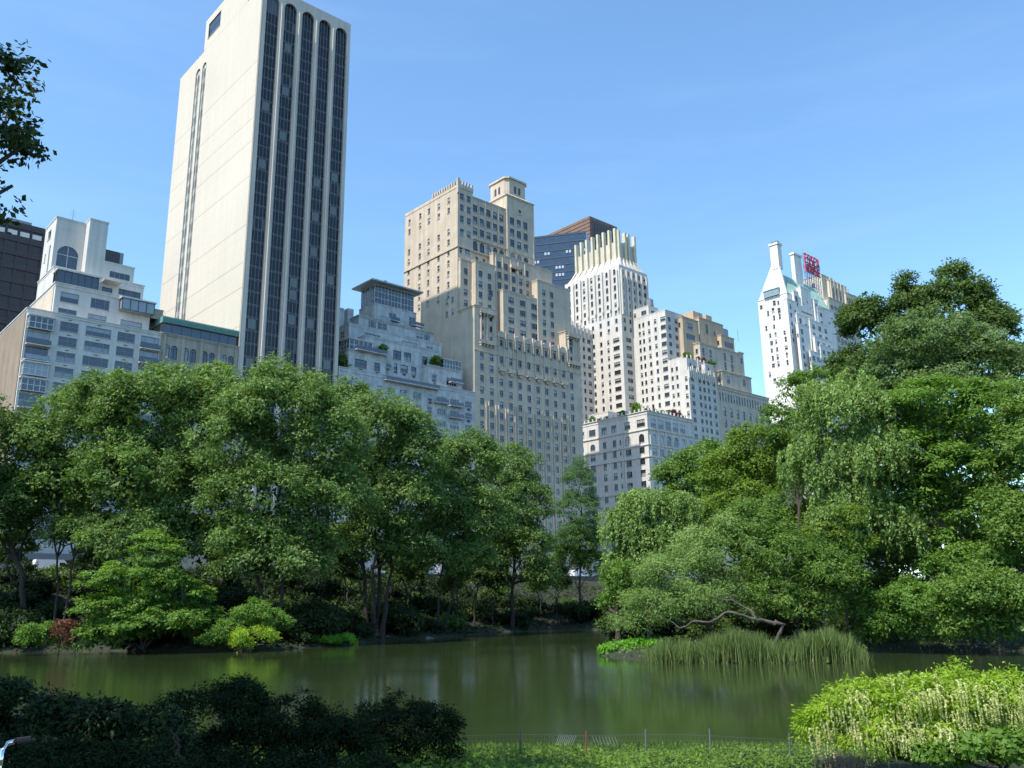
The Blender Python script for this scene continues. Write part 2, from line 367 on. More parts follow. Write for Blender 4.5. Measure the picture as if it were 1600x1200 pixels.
class Bld:
    def __init__(s, name, label, s0, t0, z0=STREET, cat='building', group=None):
        s.s0, s.t0, s.z0 = s0, t0, z0
        s.root = tag(empty(name, W_(s0, t0, z0), A42), label, cat, group); s.wins = []
    def L(s, x, y, z): return (x-s.s0, y-s.t0, z-s.z0)
    def part(s, mb, name, mats, parent=None, kind=None):
        mb.v = [s.L(*v) for v in mb.v]
        o = mb.build(name, mats, parent or s.root)
        if kind: o['kind'] = kind
        return o
    def box(s, name, a, b, c, d, e, f, mat): mb = MB(); mb.box(a, b, c, d, e, f); return s.part(mb, name, mat)
    def wall(s, mb, ax, pl, u0, u1, z0, z1, ops, dp=0.35):
        rc = []
        for (u, z, w, h, *_) in ops:
            a, b, c, d = u-w/2, u+w/2, z, z+h
            if a < u0+.05 or b > u1-.05 or c < z0+.02 or d > z1-.02: continue
            rc.append((a, b, c, d))
        P = (lambda u, k, z: (u, pl+k, z)) if ax == 'N' else (lambda u, k, z: (pl+k, u, z))
        us = sorted({round(v, 4) for r in rc for v in r[:2]} | {u0, u1}); zs = sorted({round(v, 4) for r in rc for v in r[2:]} | {z0, z1})
        for j in range(len(zs)-1):
            zc = (zs[j]+zs[j+1])/2; row = [r for r in rc if r[2] < zc < r[3]]; st = None
            row.sort(); cur = u0
            for r in row:
                if r[0] > cur+1e-4: mb.quad(P(cur, 0, zs[j]), P(r[0], 0, zs[j]), P(r[0], 0, zs[j+1]), P(cur, 0, zs[j+1]))
                cur = max(cur, r[1])
            if u1 > cur+1e-4: mb.quad(P(cur, 0, zs[j]), P(u1, 0, zs[j]), P(u1, 0, zs[j+1]), P(cur, 0, zs[j+1]))
        for a, b, c, d in rc:
            mb.quad(P(a, 0, c), P(a, dp, c), P(a, dp, d), P(a, 0, d)); mb.quad(P(b, 0, c), P(b, dp, c), P(b, dp, d), P(b, 0, d))
            mb.quad(P(a, 0, c), P(b, 0, c), P(b, dp, c), P(a, dp, c)); mb.quad(P(a, 0, d), P(b, 0, d), P(b, dp, d), P(a, dp, d))
        return [o for o in ops if not (o[0]-o[2]/2 < u0+.05 or o[0]+o[2]/2 > u1-.05 or o[1] < z0+.02 or o[1]+o[3] > z1-.02)]
    def mass(s, s0, s1, t0, t1, z0, z1, mat, N=(), E=(), frame=None, cope=0.35, par=1.0, name='wall', copemat=None, frameE=None):
        """one block: north (park) and east faces with recessed window openings"""
        mb = MB()
        n = s.wall(mb, 'N', t0, s0, s1, z0, z1, list(N)); e = s.wall(mb, 'E', s0, t0, t1, z0, z1, list(E))
        mb.quad((s1, t0, z0), (s1, t1, z0), (s1, t1, z1), (s1, t0, z1)); mb.quad((s0, t1, z0), (s1, t1, z0), (s1, t1, z1), (s0, t1, z1))
        mb.quad((s0, t0, z1), (s1, t0, z1), (s1, t1, z1), (s0, t1, z1))
        s.part(mb, name, mat)
        if par:
            mb = MB(); c = cope; q = par
            mb.box(s0-c*.3, s1+c*.3, t0-c*.5, t0+.35, z1+.002, z1+q); mb.box(s0-c*.3, s0+.35, t0+.352, t1, z1+.002, z1+q)
            mb.box(s1-.35, s1+c*.3, t0+.352, t1, z1+.002, z1+q)
            if cope: mb.box(s0-c, s1+c, t0-c, t0+.45, z1+q+.002, z1+q+.22); mb.box(s0-c, s0+.45, t0+.452, t1, z1+q+.002, z1+q+.22)
            s.part(mb, 'parapet', copemat or mat)
        for (u, z, ww, hh, kind) in n: s.wins.append(('N', u, t0, z, ww, hh, kind, mat, frame or M_frameM))
        for (u, z, ww, hh, kind) in e: s.wins.append(('E', s0, u, z, ww, hh, kind, mat, frameE or frame or M_frameM))
    def finish(s, cap=295, low=None):
        """nearest and highest windows one by one, any beyond the limit joined"""
        W = s.wins
        if len(W) > cap: W = sorted(W, key=lambda q: -q[3])
        for q in W[:cap]:
            side, a, b, z, ww, hh, kind, wall, fr = q
            link('window', window_mesh(kind, ww, hh, side, wall, fr), s.root, s.L(a, b, z), 0.0 if side == 'N' else -pi/2)
        if len(W) > cap:
            mb = MB()
            for side, a, b, z, ww, hh, *_ in W[cap:]:
                if side == 'N': mb.box(a-ww/2, a+ww/2, b+.2, b+.3, z, z+hh); mb.box(a-ww/2, a+ww/2, b+.14, b+.199, z+hh*.5, z+hh*.5+.08, 1)
                else: mb.box(a+.2, a+.3, b-ww/2, b+ww/2, z, z+hh); mb.box(a+.14, a+.199, b-ww/2, b+ww/2, z+hh*.5, z+hh*.5+.08, 1)
            s.part(mb, 'window', [M_gN, M_frameM], kind='stuff')
def gridw(cols, rows, w, h, kind): return [(c, r, w, h, kind) for r in rows for c in cols]
def frange(a, b, st):
    out = []; x = a
    while (x < b-1e-6) if st > 0 else (x > b+1e-6): out.append(x); x += st
    return out
T0 = 186.0
def lin(a, b, n): return [a+(b-a)*k/(n-1) for k in range(n)]
# ---------------------------------------------------------------- buildings along the street, left to right
def balcony(b, s0, s1, t, z, dep=1.3, mat=None, glass=True, name='balcony'):
    mb = MB(); mb.box(s0, s1, t-dep, t-.002, z-.22, z)
    n = max(2, int((s1-s0)/1.2))
    for k in range(n+1):
        x = s0+.04+(s1-s0-.14)*k/n; mb.box(x, x+.05, t-dep+.02, t-dep+.07, z, z+1.0, 1)
    mb.box(s0, s1, t-dep+.01, t-dep+.08, z+1.001, z+1.06, 1); mb.box(s0, s0+.05, t-dep+.09, t-.003, z+1.001, z+1.06, 1)
    if glass: mb.box(s0+.1, s1-.1, t-dep+.035, t-dep+.055, z+.1, z+.95, 2)
    return b.part(mb, name, [mat or M_sill, M_rail, M_gN])
def glassbox(b, s0, s1, t0, t1, z0, z1, n, frame, roofmat, name='glazed_room', rails=1, nE=2):
    mb = MB()
    mb.box(s0+.08, s1-.08, t0+.08, t1, z0, z1-.02, 1)
    for k in range(n+1):
        x = s0+(s1-s0-.14)*k/n; mb.box(x, x+.14, t0, t0+.12, z0, z1)
    for k in range(1, nE+1):
        y = t0+(t1-t0-.14)*k/nE; mb.box(s0, s0+.12, y, y+.14, z0, z1)
    for q in range(rails+2):
        z = z0+(z1-z0-.14)*q/(rails+1); mb.box(s0+.01, s1-.01, t0+.01, t0+.11, z, z+.14); mb.box(s0+.01, s0+.11, t0+.125, t1, z, z+.14)
    mb.box(s0-.25, s1+.25, t0-.25, t1, z1+.002, z1+.3, 2)
    return b.part(mb, name, [frame, M_gN, roofmat])
def pN(x0, y0, x1, t):
    s0, z = N_(x0, y0, t); s1 = N_(x1, y0+(x1-x0)*.25, t)[0]; return s0, s1, z

M_white = wallmat('white glazed brick', (0.57, 0.555, 0.52), 0.7, 0.08, 0.3, 0.16, courses=1.6)
M_tanside = wallmat('tan side brick', (0.26, 0.20, 0.145), 0.9, 0.15)
M_lime = wallmat('old limestone', (0.40, 0.36, 0.29), 0.9, 0.16)
M_green = plain('green copper sheet', (0.13, 0.27, 0.24), 0.6)
M_patina = wallmat('pale green patina copper', (0.33, 0.52, 0.46), 0.7, 0.15, 0.2, 0.3)
M_pl = wallmat('pale precast stone', (0.57, 0.505, 0.41), 0.75, 0.06, 0.05, 0.06, courses=1.65)
M_plN = wallmat('precast piers', (0.55, 0.50, 0.44), 0.75, 0.10, 0.1, 0.15)
M_grey = wallmat('mottled grey brick', (0.50, 0.51, 0.51), 0.9, 0.25, 0.5, 0.22, fine=1.2)
M_tan = wallmat('tan brick', (0.55, 0.465, 0.365), 0.9, 0.14, 0.3, 0.2, courses=1.7)
M_tanL = wallmat('tan terracotta trim', (0.58, 0.49, 0.385), 0.85, 0.2)
M_cream = wallmat('white brick of the spired tower', (0.57, 0.54, 0.49), 0.85, 0.10, 0.3, 0.18, courses=1.6)
M_gold = wallmat('weathered gold fins', (0.62, 0.56, 0.40), 0.6, 0.2)
M_beige = wallmat('beige brick', (0.52, 0.46, 0.37), 0.9, 0.14)
M_orange = wallmat('orange tan penthouse brick', (0.50, 0.39, 0.28), 0.9, 0.14)
M_hamp = wallmat('white painted brick', (0.74, 0.72, 0.68), 0.85, 0.06)
M_essex = wallmat('warm cream brick', (0.60, 0.53, 0.42), 0.85, 0.12)
M_brown = wallmat('brown metal cladding', (0.20, 0.12, 0.085), 0.7, 0.1)
M_dark = plain('dark bronze cladding', (0.030, 0.028, 0.034), 0.5)
M_red = plain('red sign enamel', (0.55, 0.03, 0.04), 0.5)
M_steelb = plain('blue grey scaffold steel', (0.10, 0.15, 0.26), 0.5)

# -- dark office block far left
b = Bld('office_tower', 'dark bronze glass office block behind the white apartment house at the left edge', 18.0, 250.0)
b.box('wall', 12, 52.8, 250.4, 290, STREET, 107, M_dark)
for k in range(24):
    z = 105.2-k*3.9; b.box('spandrel', 12.1, 52.7, 250.1, 250.39, z, z+1.5, M_dark)
for k in range(14): b.box('mullion', 13+k*3, 13.25+k*3, 249.95, 250.09, 20, 106, M_dark)
M_lit = plain('lit top windows in pale colour', (0.55, 0.58, 0.60), 0.4)  # light of the lit top windows put into a pale colour
for k in range(13):
    b.box('pane', 13.4+k*3, 15.7+k*3, 250.15, 250.38, 103.1, 104.4, M_lit)
mb = MB(); random.seed(4)
for k in range(1, 23):
    for q in range(13): mb.box(13.3+q*3, 15.95+q*3, 250.2+random.random()*.05, 250.398, 101.35-3.9*(k-1)-.05+.05, 103.7-3.9*(k-1)-.7, random.choice([0, 0, 0, 1]))
b.part(mb, 'window', [glassmat('office glass', (0.01, 0.012, 0.02), (0.05, 0.05, 0.06), 0.1, 1.6), glassmat('office glass warm', (0.03, 0.025, 0.02), (0.05, 0.05, 0.06), 0.1, 1.6)], kind='stuff')
b.box('roof_plant', 44, 50, 256, 262, 107, 110, M_frameM)

# -- white apartment house
b = Bld('apartment_house', 'white brick apartment house with glazed penthouse terraces left of the tall striped tower', 37.6, T0)
fz = [60.0-3.2*k for k in range(15)]
nw = [(45.5, z, 3.5, 1.95, 'pair') for z in fz]+[(51.2, z, 5.0, 1.95, 'wide') for z in fz]+[(56.8, z, 3.6, 1.95, 'pair') for z in fz]
nw += [(61.8, z-.6, 4.0, 2.7, 'wide') for z in fz]
nw += [(40.1, z-.6, 4.2, 2.7, 'wide') for z in fz]
b.mass(37.6, 64.0, T0, 212, STREET+4.6, 62.8, M_white, N=[q for q in nw if q[1] > STREET+4.7], frame=M_frameM, par=.5, cope=.25)
b.box('ground_floor', 37.7, 63.9, T0+.4, 211, STREET, STREET+4.598, M_tanside)
b.box('entrance_canopy', 37.7, 63.9, T0-1.8, T0+.399, STREET+3.4, STREET+4.59, M_frameM)
for k in range(5):
    b.box('shop_window', 38.6+k*5.1, 42.8+k*5.1, T0+.25, T0+.398, STREET+.4, STREET+3.2, M_gN)
b.box('side_wall', 37.45, 37.598, T0+.6, 212, STREET, 62.9, M_tanside)
for k, z in enumerate(fz):
    if z < 16: continue
    if k in (0, 3, 4, 8, 9, 12): glassbox(b, 37.9, 42.4, T0-1.0, T0-.02, z-.75, z+1.75, 4, M_frameW, M_white, 'bay_window', 1, 1)
    else: balcony(b, 37.9, 42.4, T0, z-.75, 1.2, M_white)
    if k not in (2,): balcony(b, 59.7, 63.9, T0, z-.75, 1.0, M_white)
for k, z in enumerate(fz):
    for s in (45.6, 51.2, 56.8):
        if z > 20: b.box('vent', s-.35, s+.35, T0-.06, T0-.002, z+2.35, z+2.5, M_ac)
b.mass(43.0, 62.6, T0+4, 210, 62.9, 70.6, M_white, N=[(45.8, 64.1, 3.6, 1.9, 'pair'), (51.7, 64.1, 3.8, 1.9, 'wide'), (45.9, 67.4, 3.6, 2.2, 'plain'), (52.0, 67.4, 3.8, 2.2, 'wide'), (58.8, 63.9, 4.6, 2.2, 'plain')], E=[(196, 67, 1.6, 1.5, 'sash'), (202, 67, 1.6, 1.5, 'sash'), (199, 64, 1.6, 1.5, 'sash')], par=.6, cope=.3, frame=M_frameM)
b.box('side_wall', 42.88, 42.998, T0+5, 209.9, 63.0, 70.5, M_tan)
glassbox(b, 43.2, 51.4, T0+4.4, T0+7.9, 71.3, 74.4, 6, M_frameD, M_white, 'terrace_enclosure', 0, 2)
b.mass(43.2, 62.0, T0+8, 207, 70.7, 75.6, M_white, N=[(54.2, 72.0, 2.2, 2.0, 'pair'), (59.0, 71.8, 4.8, 2.6, 'wide'), (51.6, 72.0, 1.4, 2.0, 'sash')], par=.5, cope=.2, frame=M_frameD)
glassbox(b, 55.9, 62.9, T0+2.2, T0+3.97, 67.9, 70.5, 4, M_frameD, M_white, 'terrace_enclosure', 0, 1)
b.mass(43.2, 49.2, T0+11, 206, 75.7, 88.4, M_white, N=[(46.2, 76.4, 4.4, 6.2, 'arch')], E=[(200, 77, 1.2, 6, 'plain'), (203.5, 80, .9, 2, 'plain'), (202, 85, 2.5, 2.2, 'plain')], par=.3, cope=.15, frame=M_frameW)
b.mass(49.25, 53.1, T0+8.2, 200, 75.7, 88.8, M_white, par=.3, cope=.12)
b.mass(53.12, 59.6, T0+8.2, 203, 75.7, 79.6, M_white, N=[(56.6, 76.6, 4.4, 1.5, 'quad')], par=.3, cope=.12)
b.box('cooling_tower', 53.4, 57.2, T0+12, T0+17, 79.95, 84.4, M_frameD)
b.box('vent_stack', 57.3, 58.1, T0+12, T0+14, 79.95, 84.4, M_frameM)
b.box('awning', 52.8, 56.5, T0+5.6, T0+8.1, 74.9, 75.05, M_white)
b.finish()

# -- old club house with green glazed top floor
b = Bld('club_house', 'old stone building with green ribbed glazed top storey at the tall tower foot', 64.1, T0)
cs = [N_(x, 545, T0)[0] for x in (267, 297, 327, 357)]
ops = [(c+d, 57.9-4.3*k, 1.45, 3.3 if k == 0 else 2.4, 'arch' if k == 0 else 'sash') for c in cs for d in (-.85, .85) for k in range(8)]
b.mass(64.1, 82.1, T0+.3, 215, STREET, 63.2, M_lime, N=ops, par=.35, cope=.3, frame=M_frameD)
for c in lin(65, 81.5, 5):
    b.box('pilaster', c-.3, c+.3, T0, T0+.298, 56, 63.1, M_lime)
mb = MB()
for k in range(8): mb.box(64.5+k*2.18, 66.55+k*2.18, T0+1.0, T0+1.05, 63.7, 66.0)
for k in range(9): mb.box(64.38+k*2.18, 64.49+k*2.18, T0+.95, T0+1.1, 63.6, 66.1, 1)
mb.box(64.4, 81.9, T0+1.06, 214, 63.6, 66.2, 1)
b.part(mb, 'glazed_storey', [M_gN, M_frameD])
mb = MB()
mb.box(64.2, 82.0, T0+.5, 214, 66.22, 67.6)
for k in range(44): mb.box(64.25+k*.405, 64.4+k*.405, T0+.38, T0+.498, 66.25, 67.7)
b.part(mb, 'green_roof', M_green)
b.mass(62.8, 65.4, T0+4, T0+9, 67.7, 69.6, M_lime, par=.2, cope=.1)
b.finish()

# -- the tall tower
b = Bld('striped_tower', 'very tall pale stone tower with five arched bands of dark glass facing the park', 82.3, T0)
BC = [85.05+5.12*k for k in range(5)]; BW = 3.6; ZT = 160.6
zb = STREET+6
mb = MB()
b.wall(mb, 'N', T0, 82.3, 108.3, STREET, 163.2, [(c, zb, BW, ZT-zb) for c in BC], dp=.9)
for c in BC:
    r = BW/2; n = 10; arc = [(c+r*cos(pi*k/n), ZT-r-.003+r*sin(pi*k/n)) for k in range(n+1)]
    for sg, half in ((1, arc[:n//2+1]), (-1, arc[n//2:][::-1])):
        mb.prism([(c+sg*r, ZT-.003)]+list(half), T0-.003, T0+.7)
mb.quad((108.3, T0, STREET), (108.3, 212, STREET), (108.3, 212, 163.2), (108.3, T0, 163.2))
mb.quad((96, 212, STREET), (108.3, 212, STREET), (108.3, 212, 163.2), (96, 212, 163.2))  # unseen rear notch, shaped to end the shadow cast on the tan hotel
mb.quad((96, 212, STREET), (96, 242.4, STREET), (96, 242.4, 163.2), (96, 212, 163.2))
mb.quad((82.3, 242.4, STREET), (96, 242.4, STREET), (96, 242.4, 163.2), (82.3, 242.4, 163.2))
b.part(mb, 'wall', M_plN)
mb = MB()
mb.poly([(82.3, T0, 163.2), (108.3, T0, 163.2), (108.3, 212, 163.2), (96, 212, 163.2), (96, 242.4, 163.2), (82.3, 242.4, 163.2)])
b.part(mb, 'roof', M_roof)
STR = [(228.0, 3.3), (223.4, 2.9)]
zs = [STREET]; random.seed(11)
while zs[-1] < 150: zs.append(zs[-1]+random.choice([6.5, 9.75, 13.0, 9.75]))
zs[-1] = 163.2
for k in range(len(zs)-1):
    a, c = zs[k], zs[k+1]-.09; mb = MB()
    for u0, u1 in ((T0+.9, STR[1][0]-STR[1][1]/2), (STR[1][0]+STR[1][1]/2, STR[0][0]-STR[0][1]/2), (STR[0][0]+STR[0][1]/2, 242.4)):
        mb.box(82.3-.02, 83.2, u0, u1, a, c)
    b.part(mb, 'stone_course', M_pl)
b.box('core_wall', 82.36, 83.1, T0+1.0, 219.9, STREET, 163.1, M_pl)
b.box('core_wall', 82.36, 83.1, 229.7, 242.2, STREET, 163.1, M_pl)
for u in (T0+.05, T0+.5): b.box('corner_rib', 82.0, 82.29, u, u+.22, STREET, 163.2, M_pl)
for c in [82.75, 83.0]: pass
for i in range(6):
    c = 82.55+5.12*i-.06 if i else 82.7
    if 0 < i < 5: b.box('pier', BC[i]-2.56-.22, BC[i]-2.56+.22, T0-.38, T0-.002, STREET, ZT-1.5, M_plN)
mb = MB(); mb.box(-1.8, 1.8, .0, .05, 0, 3.2, 0)
for x in (-1.78, -.98, -.02, .9, 1.7): mb.box(x, x+.09, -.14, -.001, 0, 3.2, 1)
mb.box(-1.68, 1.68, -.10, -.002, 0, .34, 2); mb.box(-.88, .85, -.07, -.003, .5, 2.9, 3); mb.box(-1.68, 1.68, -.09, -.002, 2.98, 3.06, 1)
M_bn = glassmat('bronze tower glass', (0.008, 0.009, 0.013), (0.10, 0.11, 0.12), 0.06, 1.5)
M_bc = glassmat('bronze tower glass centre', (0.008, 0.009, 0.013), (0.15, 0.17, 0.17), 0.12, 1.5, off=.5)
M_bm = plain('bronze mullion', (0.24, 0.23, 0.22), 0.45, 0.3)
M_bs = plain('bronze spandrel', (0.10, 0.10, 0.105), 0.5, 0.2)
WU = mb.mesh('window', [M_bn, M_bm, M_bs, M_bc])
nf = 44; FH = (ZT-1.8-zb)/nf
for c in BC:
    for k in range(nf-1):
        o = link('window', WU, b.root, b.L(c, T0+.75, zb+k*FH)); o.scale = (1, 1, FH/3.2)
    mb = MB(); z = zb+(nf-1)*FH
    mb.box(c-1.8, c+1.8, T0+.75, T0+.8, z, ZT, 0)
    for x in (-1.78, -.98, -.02, .9, 1.7): mb.box(c+x, c+x+.09, T0+.62, T0+.749, z, ZT, 1)
    b.part(mb, 'arched_window', [M_bn, M_bm])
mb = MB(); mb.box(-1.6, 1.6, .0, .05, 0, 3.3, 0)
for x in (-1.5, -.7, .62, 1.42): mb.box(x, x+.1, -.3, -.001, 0, 3.3, 1)
mb.box(-1.4, 1.4, -.12, -.002, 0, 1.3, 1)
WS = mb.mesh('side_window', [M_gE, M_frameW])
for tc, tw in STR:
    for k in range(32):
        z = zb+8+k*4.4
        if z < 157: o = link('side_window', WS, b.root, b.L(82.75, tc, z), -pi/2); o.scale = (tw/3.3, 1, 4.4/3.3)
    mb = MB(); r = tw/2-.05; n = 8
    arc = [(82.285, tc+r*cos(pi*k/n), 157.5+r*.9*sin(pi*k/n)) for k in range(n+1)]
    for sg, half in ((1, arc[:n//2+1]), (-1, arc[n//2:][::-1])):
        mb.poly([(82.285, tc+sg*(r+.05), 163.1), ] + [(82.285, tc+sg*(r+.05), 157.4)] + list(half) + [(82.285, tc, 163.1)])
    b.part(mb, 'arch_panel', M_pl)
    b.box('strip_divider', 82.27, 82.6, tc-.12, tc+.12, STREET, 157, M_pl)
    b.box('strip_end', 82.9, 83.0, tc-tw/2, tc+tw/2, STREET, zb+8, M_gE)
b.mass(82.36, 95, 196, 225, 163.25, 173.6, M_pl, par=0, E=[(218.5, 166.3, 8.5, 5.0, 'plain')], name='rooftop_plant_room', frame=M_frameD)
b.finish()

# -- grey terraced apartment house
b = Bld('terraced_apartment_house', 'grey brick terraced apartment house crowned by a glazed belvedere with a flat hipped roof', 108.6, T0)
g = lambda x, y, t: N_(510+x/4.615, 420+y/4.615, t)
def gw(x0, y0, x1, y1, t, kind):
    a = g(x0, y0, t); c = g(x1, y0+(x1-x0)*.2, t); d = g(x0, y1, t)
    return ((a[0]+c[0])/2, d[1], c[0]-a[0], a[1]-d[1], kind)
ops = []
for k in range(9):
    z = 59.6-3.35*k
    for s, ww, kd in ((112.0, 1.6, 'cas'), (116.5, 3.0, 'cas'), (121.0, 1.8, 'ac'), (124.5, 2.2, 'pair'), (128.5, 2.4, 'ac'), (133.0, 2.6, 'cas'), (137.2, 1.6, 'ac'), (141.3, 3.0, 'cas'), (145.8, 3.2, 'wide'), (150.8, 2.6, 'ac')):
        ops.append((s, z-.9, ww, 1.75, kd))
b.mass(108.6, 153.0, T0, 208, STREET, 62.6, M_grey, N=ops, par=.8, cope=.2, frame=M_frameW)
b.mass(111.5, 123.0, T0+.4, 206, 63.45, 68.5, M_grey, N=[(115.2, 64.3, 3.6, 2.3, 'ac'), (120.2, 64.3, 1.8, 2.3, 'ac')], E=[(196, 64, 1.6, 2, 'sash')], par=.3, cope=.25, frame=M_frameD)
glassbox(b, 111.9, 119.0, T0+.9, T0+5, 69.0, 71.9, 5, M_frameW, M_grey, 'glazed_penthouse', 1, 3)
b.mass(136.8, 148.8, T0+.4, 206, 63.45, 68.6, M_grey, N=[(139.0, 64.3, 1.7, 2.2, 'ac'), (145.0, 64.3, 3.6, 2.3, 'cas')], par=.3, cope=.25, frame=M_frameW)
glassbox(b, 142.5, 148.7, T0+.8, T0+5, 69.1, 71.7, 6, M_frameW, M_grey, 'glazed_penthouse', 1, 2)
b.mass(118.0, 142.2, T0+3, 205, 63.45, 74.0, M_grey, N=[gw(482, 585, 540, 650, T0+3, 'pair'), gw(560, 600, 610, 660, T0+3, 'pair'), gw(488, 680, 512, 730, T0+3, 'ac'), gw(535, 690, 588, 745, T0+3, 'ac'), gw(612, 705, 650, 760, T0+3, 'ac'), gw(690, 630, 730, 690, T0+3, 'ac')], par=.4, cope=.2, frame=M_frameD)
b.mass(115.0, 146.0, T0+6.5, 205, 74.1, 77.5, M_grey, N=[(122.5, 74.7, 5.0, 1.8, 'quad'), (134.5, 74.7, 5.4, 1.8, 'quad'), (141.8, 74.7, 2.4, 1.8, 'pair')], E=[(196, 74.7, 1.8, 1.8, 'pair')], par=.5, cope=.15, frame=M_frameW)
b.mass(118.9, 144.3, T0+8, 204, 77.6, 81.0, M_grey, N=[gw(305, 370, 360, 420, T0+8, 'wide'), gw(370, 385, 440, 430, T0+8, 'pair'), gw(650, 460, 700, 500, T0+8, 'pair'), gw(705, 470, 750, 520, T0+8, 'wide')], par=.4, cope=.4, frame=M_frameW)
b.mass(124.4, 138.6, T0+9, 203, 77.65, 86.3, M_grey, N=[gw(452, 315, 505, 365, T0+9, 'pair'), gw(452, 395, 505, 450, T0+9, 'ac'), gw(598, 345, 645, 400, T0+9, 'pair'), gw(596, 430, 645, 480, T0+9, 'ac')], par=.2, cope=.1, frame=M_frameW)
for q in ((452, 372, 515, T0+9), (596, 405, 690, T0+9), (380, 370, 450, T0+9)):
    a = g(q[0], q[1], q[3]); c = g(q[2], q[1], q[3]); balcony(b, a[0], c[0], q[3]+.0, a[1], 1.2, M_grey)
for x0, y0, x1, t in ((410, 800, 800, T0), (770, 960, 865, T0), (880, 985, 975, T0), (880, 1070, 975, T0), (880, 815, 975, T0), (735, 800, 795, T0+3), (408, 715, 450, T0+3), (200, 580, 420, T0+.4)):
    a = g(x0, y0, t); c = g(x1, y0+(x1-x0)*.2, t); balcony(b, a[0], c[0], t, a[1], 1.3, M_grey)
s0, s1 = 124.9, 138.4
glassbox(b, s0, s1, T0+10, T0+17, 86.8, 92.6, 3, M_frameW, M_grey, 'belvedere', 2, 3)
mb = MB()
for k in range(1, 12):
    x = s0+(s1-s0)*k/12; mb.box(x, x+.1, T0+9.97, T0+10.07, 86.9, 92.5)
for k in range(1, 8):
    y = T0+10+7*k/8; mb.box(s0-.03, s0+.05, y, y+.1, 86.9, 92.5)
b.part(mb, 'glazing_bar', M_frameW)
mb = MB(); c1 = [(s0-2, T0+8, 92.95), (s1+2, T0+8, 92.95), (s1+2, T0+19, 92.95), (s0-2, T0+19, 92.95)]
c2 = [(x, y, 93.35) for x, y, z in c1]; ap = [(s0+3, T0+12.2, 94.7), (s1-3, T0+12.2, 94.7), (s1-3, T0+14.8, 94.7), (s0+3, T0+14.8, 94.7)]
mb.quad(*c1)
for k in range(4):
    j = (k+1) % 4; mb.quad(c1[k], c1[j], c2[j], c2[k]); mb.quad(c2[k], c2[j], ap[j], ap[k])
mb.quad(*ap); b.part(mb, 'hipped_roof', M_grey)
b.box('weather_vane', 130.2, 130.9, T0+13, T0+13.4, 94.7, 95.9, M_frameD)
for s, t, z, ww in ((113.6, T0+12, 84.0, 3.0), (117.8, T0+12, 84.4, 1.8)): b.box('chimney', s, s+ww, t, t+2, 77.6, z, M_grey)
b.finish()

# -- tan hotel
b = Bld('tan_hotel_tower', 'tall tan brick hotel with stepped tiers, carved balconies and a square lantern turret', 153.0, T0)
h5 = lambda x, y, t: N_(610+x/5, 260+y/5, t)
h6 = lambda x, y, t: N_(630+x/3.75, 460+y/3.75, t)
CR = [155.8+3.73*k for k in range(11)]
RZ = [75.3-1.3+0.0-3.42*k for k in range(19)]
rows = [z for z in RZ if z > STREET+2]
ops = gridw(CR, rows, 1.45, 1.95, 'sash')
# front block
ops_c = [o for o in ops if 158.5 < o[0] < 192 or o[1] < 76]
b.mass(153.0, 197.5, T0, 222.5, STREET, 78.6, M_tan, N=ops, E=[(200+5*k, 40+3.4*j, 1.1, 1.9, 'sash') for k in range(4) for j in range(5)], par=0, frame=M_frameD)
up = [78.75+.6+3.42*k for k in range(3)]
b.mass(153.0, 161.4, T0, T0+7.98, 78.6, 89.4, M_tan, N=gridw(CR[:2], up, 1.45, 1.95, 'sash'), par=.5, cope=.3, copemat=M_tanL, frame=M_frameD)
b.mass(190.9, 197.5, T0, 197, 78.6, 89.0, M_tan, N=gridw(CR[10:], up, 1.45, 1.95, 'sash')+gridw([193.1], [85.2], 1.45, 1.95, 'sash'), par=.5, cope=.3, copemat=M_tanL, frame=M_frameD)
b.mass(161.45, 190.85, T0+.15, 197, 78.6, 82.0, M_tan, N=gridw(CR[2:10], up[:1], 1.45, 1.95, 'sash'), par=0, frame=M_frameD)
for i, c in enumerate(CR[2:10]):     # scalloped gables above the eight middle bays
    mb = MB(); n = 7; pts = [(c-1.5, 82.0), (c+1.5, 82.0), (c+1.5, 83.0)]+[(c+1.5*cos(pi*k/n)*.8, 83.0+1.0*sin(pi*k/n)) for k in range(n+1)]+[(c-1.5, 83.0)]
    mb.prism(pts, T0-.25, T0+.149); b.part(mb, 'scalloped_gable', M_tanL)
    b.box('finial', c+1.62, c+2.1, T0-.45, T0-.02, 79.0, 84.2, M_tanL)
    mb = MB(); mb.box(c-1.25, c+1.25, T0-.95, T0-.02, 71.6-.25, 71.6); mb.box(c-1.25, c+1.25, T0-.95, T0-.85, 71.61, 72.5); mb.prism([(c-.8, 71.3), (c+.8, 71.3), (c+.3, 70.4), (c-.3, 70.4)], T0-.7, T0-.03)
    b.part(mb, 'carved_balcony', M_tanL)
    for dx in (-1.05, 1.05): b.box('colonnette', c+dx-.16, c+dx+.16, T0-.3, T0-.01, 72.5, 81.9, M_tanL)
for c in (157.6, 194.2):
    w2 = 2.9
    for z in (78.9, 88.2):
        mb = MB(); mb.box(c-w2, c+w2, T0-1.0, T0-.02, z-.3, z); mb.box(c-w2, c+w2, T0-1.0, T0-.9, z+.001, z+.9)
        for k in range(5): mb.box(c-w2+.2+k*1.25, c-w2+.5+k*1.25, T0-.8, T0-.03, z-1.0, z-.301)
        b.part(mb, 'ornate_balcony', M_tanL)
    for dx in (-2.4, -.2, 2.2): b.box('colonnette', c+dx, c+dx+.3, T0-.45, T0-.01, 79.9, 87.8, M_tanL)
for i in range(10):
    x = (CR[i]+CR[i+1])/2; 
    for dx in (-.62, .4): b.box('pier', x+dx, x+dx+.24, T0-.4, T0-.002, STREET+4, 61.5-(i % 3)*.6, M_tanL)
b.box('string_course', 152.8, 197.7, T0-.2, T0-.002, 76.2, 76.5, M_tanL)
